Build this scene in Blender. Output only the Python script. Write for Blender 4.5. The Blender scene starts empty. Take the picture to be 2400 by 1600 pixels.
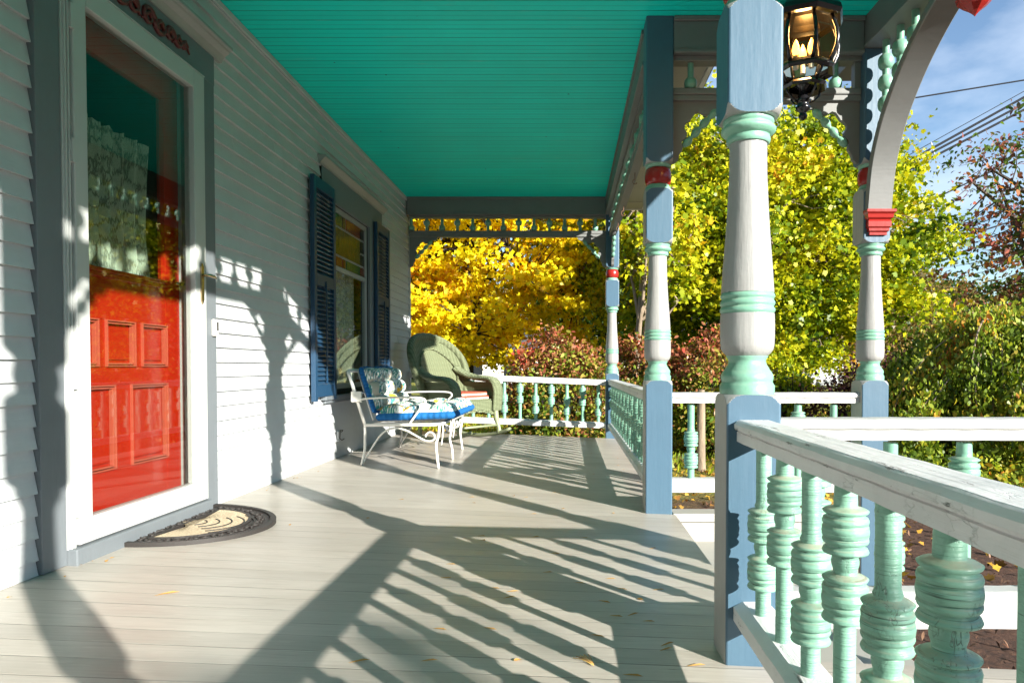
import bpy, bmesh, math, random
import numpy as np
from mathutils import Vector, Matrix, Euler
random.seed(7); RNG = np.random.default_rng(11)
R = math.radians
SC = bpy.context.scene
COL = SC.collection
# ------------------------------------------------------------------ camera
cam = bpy.data.cameras.new('camera'); camo = bpy.data.objects.new('camera', cam); COL.objects.link(camo)
cam.sensor_width = 36.0; cam.lens = 24.0; cam.shift_x = -0.05483; cam.shift_y = 0.03863
cam.clip_start = 0.02; cam.clip_end = 900
cam.dof.use_dof = False
camo.location = (0, 0, 0.69); camo.rotation_euler = (R(90 - 1.2), 0, 0)
SC.camera = camo
# ------------------------------------------------------------------ light
SUN_TRAVEL = Vector((-2.12, 2.14, -1.0)).normalized()
w = bpy.data.worlds.new('World'); SC.world = w; w.use_nodes = True
nt = w.node_tree; nt.nodes.clear()
wo = nt.nodes.new('ShaderNodeOutputWorld'); bg = nt.nodes.new('ShaderNodeBackground'); sky = nt.nodes.new('ShaderNodeTexSky')
sky.sky_type = 'NISHITA'; sky.sun_disc = False
sky.sun_elevation = math.asin(-SUN_TRAVEL.z); sky.sun_rotation = math.atan2(-SUN_TRAVEL.x, -SUN_TRAVEL.y)
sky.air_density = 1.0; sky.dust_density = 0.0; sky.ozone_density = 2.2
tc = nt.nodes.new('ShaderNodeTexCoord'); mp = nt.nodes.new('ShaderNodeMapping'); mp.inputs['Scale'].default_value = (1.3, 1.3, 3.0)
mp.inputs['Rotation'].default_value = (0.25, 0.1, 0.5)
nz = nt.nodes.new('ShaderNodeTexNoise'); nz.inputs['Scale'].default_value = 2.1; nz.inputs['Detail'].default_value = 9; nz.inputs['Roughness'].default_value = 0.52
rp = nt.nodes.new('ShaderNodeValToRGB'); rp.color_ramp.elements[0].position = 0.50; rp.color_ramp.elements[1].position = 0.80
mx = nt.nodes.new('ShaderNodeMixRGB'); mx.inputs[2].default_value = (5.6, 6.1, 6.9, 1)
nt.links.new(tc.outputs['Generated'], mp.inputs[0]); nt.links.new(mp.outputs[0], nz.inputs['Vector']); nt.links.new(nz.outputs[0], rp.inputs[0])
mul = nt.nodes.new('ShaderNodeMath'); mul.operation = 'MULTIPLY'; mul.inputs[1].default_value = 0.85
nt.links.new(rp.outputs[0], mul.inputs[0]); nt.links.new(mul.outputs[0], mx.inputs[0]); nt.links.new(sky.outputs[0], mx.inputs[1])
nt.links.new(mx.outputs[0], bg.inputs[0]); nt.links.new(bg.outputs[0], wo.inputs[0])
bg.inputs[1].default_value = 0.082
sl = bpy.data.lights.new('sun', 'SUN'); sl.energy = 5.0; sl.angle = R(0.55); sl.color = (1.0, 0.95, 0.86)
so = bpy.data.objects.new('sun', sl); COL.objects.link(so); so.location = (6, -6, 6)
so.rotation_euler = SUN_TRAVEL.to_track_quat('-Z', 'Y').to_euler()
SC.view_settings.view_transform = 'Standard'; SC.view_settings.look = 'None'; SC.view_settings.gamma = 1; SC.view_settings.exposure = 1.5
SC.render.engine = 'CYCLES'
SC.cycles.max_bounces = 8; SC.cycles.transparent_max_bounces = 12; SC.cycles.sample_clamp_indirect = 8
# ------------------------------------------------------------------ material helpers
def lin(r, g, b):
    f = lambda c: (c / 255) / 12.92 if c / 255 <= 0.04045 else ((c / 255 + 0.055) / 1.055) ** 2.4
    return (f(r), f(g), f(b), 1)
class NT:
    def __init__(s, name):
        s.m = bpy.data.materials.new(name); s.m.use_nodes = True; s.t = s.m.node_tree
        s.b = s.t.nodes['Principled BSDF']; s.o = s.t.nodes['Material Output']
    def n(s, typ, **kw):
        x = s.t.nodes.new(typ)
        for k, v in kw.items():
            if k.startswith('i_'):
                x.inputs[k[2:].replace('_', ' ')].default_value = v
            else: setattr(x, k, v)
        return x
    def l(s, a, b): s.t.links.new(a, b)
    def coord(s, scale=(1, 1, 1), rot=(0, 0, 0), out='Object'):
        c = s.n('ShaderNodeTexCoord'); m = s.n('ShaderNodeMapping'); m.inputs['Scale'].default_value = scale; m.inputs['Rotation'].default_value = rot
        s.l(c.outputs[out], m.inputs[0]); return m.outputs[0]
    def noise(s, scale, vec=None, detail=5, rough=.55, dist=0):
        x = s.n('ShaderNodeTexNoise', i_Scale=scale, i_Detail=detail, i_Roughness=rough, i_Distortion=dist)
        if vec is not None: s.l(vec, x.inputs['Vector'])
        return x.outputs[0]
    def ramp(s, fac, stops, interp='LINEAR'):
        x = s.n('ShaderNodeValToRGB'); cr = x.color_ramp; cr.interpolation = interp
        while len(cr.elements) < len(stops): cr.elements.new(0.5)
        for e, (p, c) in zip(cr.elements, stops):
            e.position = p; e.color = c if hasattr(c, '__len__') else (c, c, c, 1)
        s.l(fac, x.inputs[0]); return x.outputs[0]
    def mix(s, fac, a, b, mode='MIX'):
        x = s.n('ShaderNodeMixRGB', blend_type=mode)
        for i, v in ((0, fac), (1, a), (2, b)):
            if hasattr(v, 'is_linked'): s.l(v, x.inputs[i])
            else: x.inputs[i].default_value = v if (i == 0 or len(v) == 4) else tuple(v) + (1,)
        return x.outputs[0]
    def math(s, op, a, b=0.0):
        x = s.n('ShaderNodeMath', operation=op)
        for i, v in ((0, a), (1, b)):
            if hasattr(v, 'is_linked'): s.l(v, x.inputs[i])
            else: x.inputs[i].default_value = v
        return x.outputs[0]
    def bump(s, h, strength=.3, dist=.002, prev=None):
        x = s.n('ShaderNodeBump', i_Strength=strength, i_Distance=dist); s.l(h, x.inputs['Height'])
        if prev is not None: s.l(prev, x.inputs['Normal'])
        return x.outputs[0]
    def fin(s, col=None, rough=None, nrm=None, **kw):
        for k, v in (('Base Color', col), ('Roughness', rough), ('Normal', nrm)):
            if v is None: continue
            if hasattr(v, 'is_linked'): s.l(v, s.b.inputs[k])
            else: s.b.inputs[k].default_value = v
        for k, v in kw.items(): s.b.inputs[k.replace('_', ' ')].default_value = v
        return s.m
def paint(name, c, rough=.42, grain=(60, 60, 4), bump=.25, dirt=.12, chip=None, chipamt=.7, crack=0, chipscale=7, dust=0, checks=0, specks=0, chipvec=(1, 1, .6)):
    """brushed paint over wood: long grain bump, faint dirt, optional chips down to wood and cracks"""
    m = NT(name); c = tuple(c[:3]) + (1,)
    g = m.noise(1.0, m.coord(grain), 4, .6); b = m.noise(38, m.coord(), 3, .6)
    d = m.noise(5.5, m.coord((1, 1, 1)), 6, .65)
    dk = tuple(x * .62 for x in c[:3]) + (1,)
    fac = m.ramp(d, [(.45, 0.0), (.85, dirt * 3)])
    col = m.mix(fac, c, dk)
    hs = m.math('ADD', m.math('ADD', m.math('MULTIPLY', g, .7), m.math('MULTIPLY', b, .5)), m.math('MULTIPLY', m.noise(1.0, m.coord(tuple(x * .35 for x in grain)), 3, .6), 1.1))
    nr = m.bump(hs, bump, .003)
    if checks:
        ck2 = m.ramp(m.noise(1.0, m.coord((7, 7, 330)), 3, .6), [(.60, 0.0), (.66, 1.0)]); mk2 = m.ramp(m.noise(9, m.coord(), 4), [(.42, 0.0), (.58, 1.0)])
        cf2 = m.math('MULTIPLY', ck2, mk2); col = m.mix(m.math('MULTIPLY', cf2, checks), col, (.03, .06, .045, 1)); nr = m.bump(m.math('SUBTRACT', 1.0, cf2), .5, .0015, nr)
    if specks:
        vs_ = m.n('ShaderNodeTexVoronoi', i_Scale=specks); m.l(m.coord(), vs_.inputs['Vector']); wn_ = m.n('ShaderNodeSeparateColor'); m.l(vs_.outputs['Color'], wn_.inputs[0])
        sf = m.math('MULTIPLY', m.ramp(vs_.outputs['Distance'], [(.04, 1.0), (.055, 0.0)]), m.ramp(wn_.outputs[0], [(.80, 0.0), (.82, 1.0)]))
        col = m.mix(m.math('MULTIPLY', sf, .9), col, (.02, .015, .01, 1))
    if crack:
        v = m.n('ShaderNodeTexVoronoi', feature='DISTANCE_TO_EDGE', i_Scale=1.0); vv = m.coord((34, 34, 20))
        wv = m.n('ShaderNodeVectorMath', operation='ADD'); nn = m.n('ShaderNodeTexNoise', i_Scale=9.0); m.l(vv, wv.inputs[0]); m.l(nn.outputs['Color'], wv.inputs[1]); m.l(wv.outputs[0], v.inputs['Vector'])
        ck = m.ramp(v.outputs[0], [(0.0, 1.0), (.035, 0.0)])
        msk = m.ramp(m.noise(6, m.coord(), 3), [(.50, 0.0), (.60, 1.0)])
        cf = m.math('MULTIPLY', ck, msk)
        col = m.mix(m.math('MULTIPLY', cf, crack), col, (.05, .06, .05, 1))
        nr = m.bump(m.math('SUBTRACT', 1.0, cf), .6, .002, nr)
    if chip:
        cn = m.noise(chipscale, m.coord(chipvec), 9, .75)
        cf = m.ramp(cn, [(chipamt, 0.0), (chipamt + .012, 1.0)])
        col = m.mix(cf, col, tuple(chip) + (1,))
        nr = m.bump(m.math('SUBTRACT', 1.0, cf), .8, .003, nr)
    if dust:
        gn = m.n('ShaderNodeNewGeometry'); sz = m.n('ShaderNodeSeparateXYZ'); m.l(gn.outputs['Normal'], sz.inputs[0])
        df_ = m.math('MULTIPLY', m.ramp(sz.outputs['Z'], [(.35, 0.0), (.75, 1.0)]), m.ramp(m.noise(30, m.coord(), 5, .7), [(.35, .2), (.6, 1.0)]))
        col = m.mix(m.math('MULTIPLY', df_, dust), col, (.40, .38, .27, 1))
    return m.fin(col, rough, nr)
M = {}
M['blue'] = paint('blue_paint', (.060, .122, .180), .42, (60, 60, 7), .24, .10, (.45, .4, .33), .80)
M['grey'] = paint('grey_paint', (.31, .31, .30), .42, (90, 90, 4), .55, .14, (.2, .15, .1), .80)
M['mint'] = paint('mint_paint', (.185, .385, .285), .36, (30, 30, 60), .6, .14, dust=.35)
M['mintold'] = paint('crackled_mint_paint', (.215, .43, .325), .40, (10, 10, 220), 1.0, .25, (.50, .44, .34), .665, crack=.95, chipscale=16, dust=.75, checks=.85)
M['red'] = paint('barn_red_paint', (.30, .018, .014), .25, (30, 30, 8), .15, .05)
M['white'] = paint('white_rail_paint', (.72, .72, .70), .45, (6, 6, 90), .35, .2, (.30, .27, .22), .715, crack=.3)
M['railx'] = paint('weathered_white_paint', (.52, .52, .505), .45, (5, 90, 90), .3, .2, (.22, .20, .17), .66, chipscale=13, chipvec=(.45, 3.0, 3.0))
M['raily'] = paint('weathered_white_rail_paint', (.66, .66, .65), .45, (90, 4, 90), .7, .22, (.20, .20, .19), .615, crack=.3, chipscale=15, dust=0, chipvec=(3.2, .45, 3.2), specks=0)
M['beam'] = paint('grey_beam_paint', (.165, .17, .165), .5, (8, 8, 40), .25, .15)
M['trim'] = paint('slate_trim_paint', (.145, .165, .18), .5, (70, 70, 9), .4, .1)
M['siding'] = paint('pale_siding_paint', (.49, .51, .52), .5, (90, 6, 90), .35, .12, specks=7)
M['storm'] = paint('white_aluminium_paint', (.44, .46, .45), .3, (10, 10, 10), .05, .03, specks=6)
M['door'] = paint('red_door_paint', (.52, .020, .006), .18, (60, 60, 6), .15, .04)
M['doortrim'] = paint('highlight_red_moulding_paint', (.56, .10, .06), .18, (60, 60, 6), .15, .04)  # paler red paints in the highlight lines along the panel mouldings
M['shutter'] = paint('blue_shutter_paint', (.013, .048, .100), .35, (60, 60, 8), .15, .08)
M['sash'] = paint('pale_sash_paint', (.30, .31, .31), .4, (50, 50, 8), .15, .06)
M['cheek'] = paint('pale_skirt_paint', (.38, .37, .33), .5, (8, 60, 60), .12, .12)
M['maroon'] = paint('maroon_paint', (.10, .012, .012), .4, (30, 30, 30), .2, .05)
M['metal'] = paint('white_wrought_iron', (.70, .68, .62), .4, (60, 60, 60), .25, .1, (.22, .09, .03), .70)
M['brick'] = paint('grey_skirt', (.25, .25, .24), .6, (10, 10, 10), .2, .1)
M['roof'] = paint('dark_roof_shingle', (.07, .07, .075), .9, (30, 8, 8), .5, .2)
def simple(name, c, rough=.5, metallic=0, **kw):
    m = NT(name); n = m.noise(20, m.coord(), 3); col = m.mix(m.ramp(n, [(.3, 0.0), (.8, .5)]), tuple(c) + (1,), tuple(x * .7 for x in c) + (1,))
    return m.fin(col, rough, m.bump(n, .1, .001), Metallic=metallic, **kw)
M['brass'] = simple('aged_brass', (.55, .42, .24), .25, 1)
M['black'] = simple('black_cast_metal', (.012, .012, .014), .22)
M['blackrub'] = simple('black_rubber', (.028, .024, .022), .6)
M['wire'] = simple('black_wire', (.006, .008, .014), .9)
M['rust'] = simple('rusty_wire', (.20, .09, .05), .6)
M['dark'] = simple('dark_interior', (.02, .018, .016), .8)
M['plastic'] = simple('white_plastic', (.75, .74, .70), .35)
M['lead'] = simple('pale_sash_bars', (.30, .31, .31), .4)
def floor_mat():
    m = NT('grey_porch_floor_paint'); co = m.n('ShaderNodeTexCoord'); sp = m.n('ShaderNodeSeparateXYZ'); m.l(co.outputs['Object'], sp.inputs[0])
    wob = m.math('MULTIPLY', m.math('SUBTRACT', m.noise(.8, m.coord(), 2), .5), .012)
    y = m.math('DIVIDE', m.math('ADD', sp.outputs['Y'], m.math('ADD', wob, m.math('MULTIPLY', m.math('SUBTRACT', m.noise(9.0, m.coord((.02, 1, .02)), 1), .5), .03))), .0815)
    fr = m.math('ABSOLUTE', m.math('SUBTRACT', m.math('FRACT', y), .5)); bi = m.math('FLOOR', y)
    gv = m.ramp(fr, [(.470, 0.0), (.492, 1.0)])
    rr = m.noise(1.0, m.coord((2.2, 14, 1)), 5, .6); gk = m.math('MULTIPLY', gv, m.ramp(rr, [(.42, .10), (.64, 1.0)]))
    wn = m.n('ShaderNodeTexWhiteNoise', noise_dimensions='1D'); m.l(bi, wn.inputs['W'])
    grain = m.noise(1.0, m.coord((5, 130, 1)), 6, .65); blot = m.noise(2.3, m.coord(), 5, .6)
    c = m.mix(m.ramp(blot, [(.35, 0.0), (.75, 1.0)]), (.475, .438, .385, 1), (.42, .388, .34, 1))
    c = m.mix(m.math('MULTIPLY', wn.outputs[0], .42), c, (.29, .27, .235, 1))
    c = m.mix(m.ramp(grain, [(.45, 0.0), (.75, .45)]), c, (.25, .235, .205, 1))
    fl = m.ramp(m.noise(1.0, m.coord((6, 210, 1), (0, 0, .01)), 3, .6), [(.665, 0.0), (.70, .7)]); c = m.mix(fl, c, (.62, .59, .52, 1))
    wr = m.ramp(m.noise(1.2, m.coord((1, 2.2, 1)), 7, .72), [(.48, 0.0), (.70, .5)]); c = m.mix(wr, c, (.32, .285, .235, 1))
    sc = m.ramp(m.noise(1.0, m.coord((3, 120, 1)), 5, .7), [(.66, 0.0), (.70, .8)]); c = m.mix(sc, c, (.10, .095, .08, 1))
    c = m.mix(m.math('MULTIPLY', gk, .75), c, (.06, .058, .05, 1))
    h = m.math('ADD', m.math('MULTIPLY', grain, .35), m.math('MULTIPLY', gv, -2.2))
    h = m.math('ADD', h, m.math('MULTIPLY', wn.outputs[0], .15))
    nr = m.bump(h, .35, .0022)
    nr = m.bump(m.noise(60, m.coord(), 3), .10, .002, nr)
    ro = m.ramp(m.noise(3.0, m.coord((1, 3, 1)), 5), [(.3, .30), (.75, .48)])
    return m.fin(c, ro, nr, Specular_IOR_Level=.45)
M['floor'] = floor_mat()
def ceil_mat():
    m = NT('teal_beadboard_paint'); co = m.n('ShaderNodeTexCoord'); sp = m.n('ShaderNodeSeparateXYZ'); m.l(co.outputs['Object'], sp.inputs[0])
    y = m.math('DIVIDE', sp.outputs['Y'], .0850); y2 = m.math('DIVIDE', sp.outputs['Y'], .0425)
    fr = m.math('ABSOLUTE', m.math('SUBTRACT', m.math('FRACT', y), .5)); gv = m.ramp(fr, [(.455, 0.0), (.485, 1.0)]); gv2 = m.ramp(m.math('ABSOLUTE', m.math('SUBTRACT', m.math('FRACT', y2), .5)), [(.44, 0.0), (.48, .45)]); gv = m.math('MAXIMUM', gv, gv2)
    bl = m.noise(1.5, m.coord((1, 3, 1)), 4); gr = m.noise(1, m.coord((3, 90, 1)), 4)
    c = m.mix(m.ramp(bl, [(.35, 0.0), (.75, 1.0)]), (.0, .80, .69, 1), (.003, .70, .60, 1))
    c = m.mix(m.math('MULTIPLY', gv, .8), c, (.0, .15, .11, 1))
    h = m.math('SUBTRACT', m.math('MULTIPLY', gr, .3), m.math('MULTIPLY', gv, 2.0))
    wnb = m.n('ShaderNodeTexWhiteNoise', noise_dimensions='1D'); m.l(m.math('FLOOR', y), wnb.inputs['W']); c = m.mix(m.math('MULTIPLY', wnb.outputs[0], .16), c, (.03, .50, .42, 1))
    pt = m.ramp(m.noise(1, m.coord((4, 40, 1)), 6, .7), [(.60, 0.0), (.72, .35)]); c = m.mix(pt, c, (.20, .62, .50, 1))
    vs_ = m.n('ShaderNodeTexVoronoi', i_Scale=5.0); m.l(m.coord(), vs_.inputs['Vector']); c = m.mix(m.ramp(vs_.outputs['Distance'], [(.025, .9), (.035, 0.0)]), c, (.02, .03, .02, 1))
    return m.fin(c, .5, m.bump(h, .6, .003), Specular_IOR_Level=.25)
M['ceil'] = ceil_mat()
def glass_mat(name, tint=(.82, .86, .84), rough=0.0, refl=.82):
    m = NT(name); m.t.nodes.remove(m.b)
    tr = m.n('ShaderNodeBsdfTransparent'); tr.inputs[0].default_value = tuple(tint) + (1,)
    gl = m.n('ShaderNodeBsdfGlossy'); gl.inputs[0].default_value = (1, 1, 1, 1); gl.inputs['Roughness'].default_value = rough
    fr = m.n('ShaderNodeLayerWeight', i_Blend=.5)
    k = m.math('ADD', m.math('MULTIPLY', m.math('POWER', fr.outputs['Facing'], 3.6), refl), .0)
    mxs = m.n('ShaderNodeMixShader'); m.l(k, mxs.inputs[0]); m.l(tr.outputs[0], mxs.inputs[1]); m.l(gl.outputs[0], mxs.inputs[2]); m.l(mxs.outputs[0], m.o.inputs[0])
    return m.m
M['glass'] = glass_mat('clear_glass'); M['doorglass'] = glass_mat('inner_door_glass', (.85, .88, .86), 0, .12)
def stained(name, c):
    m = NT(name); v = m.noise(55, m.coord((1, 1, .35)), 3, .6); nr = m.bump(v, .5, .004)
    col = m.mix(m.ramp(v, [(.3, 0.0), (.7, 1.0)]), tuple(x * .45 for x in c) + (1,), tuple(c) + (1,))
    return m.fin(col, .12, nr)
M['sgreen'] = stained('green_stained_glass', (.015, .12, .035)); M['sred'] = stained('red_stained_glass', (.20, .03, .012))
M['samber'] = stained('amber_textured_glass', (.16, .12, .02)); M['sdark'] = stained('dark_stained_glass', (.02, .025, .03))
def lace_mat(name, sheer=.18):
    m = NT(name); m.t.nodes.remove(m.b)
    v = m.n('ShaderNodeTexVoronoi', feature='DISTANCE_TO_EDGE', i_Scale=1.0); nn = m.n('ShaderNodeTexNoise', i_Scale=11.0, i_Detail=2.0); va = m.n('ShaderNodeVectorMath', operation='ADD')
    m.l(m.coord((20, 20, 16)), va.inputs[0]); m.l(nn.outputs['Color'], va.inputs[1]); m.l(va.outputs[0], v.inputs['Vector'])
    k = m.ramp(v.outputs[0], [(.04, 0.0), (.12, 1.0)]); f = m.math('ADD', m.math('MULTIPLY', k, .30 if sheer > .5 else .52), sheer if sheer > .5 else .36)
    df = m.n('ShaderNodeBsdfDiffuse'); df.inputs[0].default_value = (.85, .83, .70, 1); tl = m.n('ShaderNodeBsdfTransparent')
    mxs = m.n('ShaderNodeMixShader'); m.l(f, mxs.inputs[0]); m.l(tl.outputs[0], mxs.inputs[1]); m.l(df.outputs[0], mxs.inputs[2]); m.l(mxs.outputs[0], m.o.inputs[0])
    return m.m
M['lace'] = lace_mat('lace_curtain_fabric'); M['sheer'] = lace_mat('sheer_curtain_fabric', .6)
def wicker_mat():
    m = NT('pale_green_wicker'); c = m.coord((1, 1, 1))
    w1 = m.n('ShaderNodeTexWave', wave_type='BANDS', bands_direction='Z', i_Scale=28.0, i_Distortion=.8); m.l(c, w1.inputs['Vector'])
    w2 = m.n('ShaderNodeTexWave', wave_type='BANDS', bands_direction='Y', i_Scale=12.0, i_Distortion=1.2); m.l(c, w2.inputs['Vector'])
    h = m.math('MULTIPLY', m.math('ADD', w1.outputs['Fac'], .3), m.math('ADD', w2.outputs['Fac'], .8))
    col = m.mix(m.ramp(h, [(.12, 0.0), (.8, 1.0)]), (.07, .09, .04, 1), (.27, .31, .175, 1))
    return m.fin(col, .55, m.bump(h, .9, .008))
M['wicker'] = wicker_mat()
M['greenwood'] = paint('pale_green_wood_paint', (.24, .27, .155), .45, (20, 20, 20), .2, .1)
def tropical():
    m = NT('tropical_print_fabric'); base = (.80, .79, .73, 1); col = base
    def fronds(rot, colr, seed, lo, size, amt=.53):
        nonlocal col
        cc = m.coord((150, 22, 22), rot); st = m.ramp(m.noise(1.0, cc, 2, .5), [(amt - .02, 0.0), (amt + .02, 1.0)])
        mk = m.ramp(m.noise(size, m.coord((1, 1, 1), (seed, seed * 1.7, seed * .6)), 1, .4), [(lo - .03, 0.0), (lo, 1.0)])
        col = m.mix(m.math('MULTIPLY', st, mk), col, colr)
    fronds((.6, .5, .9), (.30, .30, .27, 1), 3.3, .53, 9.0, .50)
    fronds((.3, .2, .7), (.02, .20, .19, 1), 1.3, .53, 11.0)
    fronds((.9, .4, -.9), (.03, .12, .22, 1), 4.1, .56, 12.0)
    fronds((.1, 1.2, 2.2), (.05, .26, .20, 1), 2.7, .55, 12.0)
    y = m.ramp(m.noise(10.0, m.coord((1, 1, 1), (2.2, .4, 1.1)), 1, .4), [(.64, 0.0), (.66, 1.0)])
    col = m.mix(y, col, (.78, .44, .03, 1))
    g = m.ramp(m.noise(9.0, m.coord((1, 1, 1), (.2, 1.4, 2.1)), 1, .4), [(.63, 0.0), (.65, 1.0)])
    col = m.mix(g, col, (.42, .38, .30, 1))
    return m.fin(col, .8, m.bump(m.noise(160, m.coord(), 2), .15, .001))
M['tropic'] = tropical()
def cloth(name, c):
    m = NT(name); n = m.noise(120, m.coord(), 2); return m.fin(m.mix(n, tuple(x * .8 for x in c) + (1,), tuple(c) + (1,)), .85, m.bump(n, .2, .001))
M['bluecloth'] = cloth('bright_blue_fabric', (.0, .11, .33)); M['redcloth'] = cloth('coral_red_fabric', (.55, .09, .045)); M['whitecloth'] = cloth('white_fabric', (.7, .68, .62))
def coir():
    m = NT('tan_coir'); n = m.noise(140, m.coord(), 5, .8); return m.fin(m.ramp(n, [(.3, (.38, .26, .14, 1)), (.65, (.80, .70, .50, 1))]), .95, m.bump(n, .9, .01))
M['coir'] = coir()
def leafm(name, stops, transl=.45, rough=.5, nscale=0.0, zg=0.0):
    m = NT(name); m.t.nodes.remove(m.b); g = m.n('ShaderNodeNewGeometry')
    r = g.outputs['Random Per Island']
    if nscale:
        k = m.math('SUBTRACT', m.noise(nscale, m.coord(), 2), .5); r = m.math('ADD', m.math('MULTIPLY', r, .6), m.math('ADD', m.math('MULTIPLY', k, 1.6), .2))
    if zg:
        sz = m.n('ShaderNodeSeparateXYZ'); m.l(m.coord(), sz.inputs[0]); r = m.math('ADD', r, m.math('MULTIPLY', m.math('SUBTRACT', sz.outputs['Z'], .95), zg))
    c = m.ramp(r, stops)
    df = m.n('ShaderNodeBsdfDiffuse'); tl = m.n('ShaderNodeBsdfTranslucent'); gl = m.n('ShaderNodeBsdfGlossy', i_Roughness=.42); gl.inputs[0].default_value = (.7, .7, .7, 1)
    m.l(c, df.inputs[0]); br = m.mix(1.0, c, (1.5, 1.5, .8, 1), 'MULTIPLY'); m.l(br, tl.inputs[0])
    a = m.n('ShaderNodeMixShader'); a.inputs[0].default_value = transl; m.l(df.outputs[0], a.inputs[1]); m.l(tl.outputs[0], a.inputs[2])
    b = m.n('ShaderNodeMixShader'); b.inputs[0].default_value = .025; m.l(a.outputs[0], b.inputs[1]); m.l(gl.outputs[0], b.inputs[2]); m.l(b.outputs[0], m.o.inputs[0])
    return m.m
M['lyellow'] = leafm('golden_maple_leaf', [(0, (.50, .20, .008, 1)), (.2, (.72, .42, .008, 1)), (.42, (.80, .63, .010, 1)), (.8, (.77, .67, .014, 1)), (1, (.42, .46, .02, 1))], .33, nscale=.9)
M['lgreenyel'] = leafm('yellow_green_leaf', [(0, (.03, .07, .006, 1)), (.3, (.15, .23, .008, 1)), (.58, (.43, .44, .012, 1)), (.86, (.60, .53, .016, 1)), (1, (.66, .30, .02, 1))], .30, nscale=.8)
M['ldark'] = leafm('dark_green_leaf', [(0, (.015, .035, .012, 1)), (.6, (.04, .09, .02, 1)), (1, (.13, .19, .03, 1))], .35, nscale=.8)
M['lburn'] = leafm('burning_bush_leaf', [(0, (.05, .11, .012, 1)), (.28, (.16, .22, .02, 1)), (.45, (.30, .27, .04, 1)), (.6, (.30, .12, .05, 1)), (.85, (.34, .125, .07, 1)), (1, (.40, .05, .03, 1))], .22, nscale=1.6, zg=.26)
M['lburnlow'] = leafm('low_bush_leaf', [(0, (.07, .14, .012, 1)), (.5, (.25, .32, .02, 1)), (.8, (.45, .42, .03, 1)), (1, (.45, .05, .02, 1))], .35, nscale=1.6)
M['lpurple'] = leafm('purple_barberry_leaf', [(0, (.035, .012, .016, 1)), (.6, (.10, .04, .045, 1)), (.85, (.18, .08, .07, 1)), (1, (.25, .20, .05, 1))], .25)
M['lweep'] = leafm('weeping_cherry_leaf', [(0, (.03, .06, .010, 1)), (.35, (.13, .20, .018, 1)), (.65, (.32, .38, .04, 1)), (.88, (.50, .33, .05, 1)), (1, (.60, .18, .03, 1))], .35, nscale=1.2)
M['lred'] = leafm('plum_red_leaf', [(0, (.03, .07, .02, 1)), (.42, (.12, .19, .03, 1)), (.6, (.14, .06, .06, 1)), (.85, (.34, .10, .08, 1)), (1, (.60, .26, .05, 1))], .35, nscale=.9)
M['lbrown'] = leafm('russet_brown_leaf', [(0, (.05, .06, .02, 1)), (.4, (.16, .12, .04, 1)), (.75, (.27, .19, .07, 1)), (1, (.42, .27, .08, 1))], .3, nscale=.7)
M['litter'] = leafm('fallen_leaf_litter', [(0, (.13, .07, .03, 1)), (.4, (.42, .24, .04, 1)), (.75, (.62, .38, .05, 1)), (1, (.30, .12, .05, 1))], .15)
M['dryleaf'] = leafm('dry_tan_leaf', [(0, (.16, .08, .03, 1)), (.5, (.45, .25, .08, 1)), (1, (.55, .38, .12, 1))], .2)
def bark(name, c):
    m = NT(name); n = m.noise(1, m.coord((14, 14, 3)), 6, .7); return m.fin(m.ramp(n, [(.3, tuple(x * .45 for x in c) + (1,)), (.7, tuple(c) + (1,))]), .9, m.bump(n, .8, .02))
M['bark'] = bark('grey_brown_bark', (.13, .10, .075)); M['palebark'] = bark('pale_bark', (.34, .26, .18)); M['darkbark'] = bark('dark_bark', (.05, .04, .035))
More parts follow.
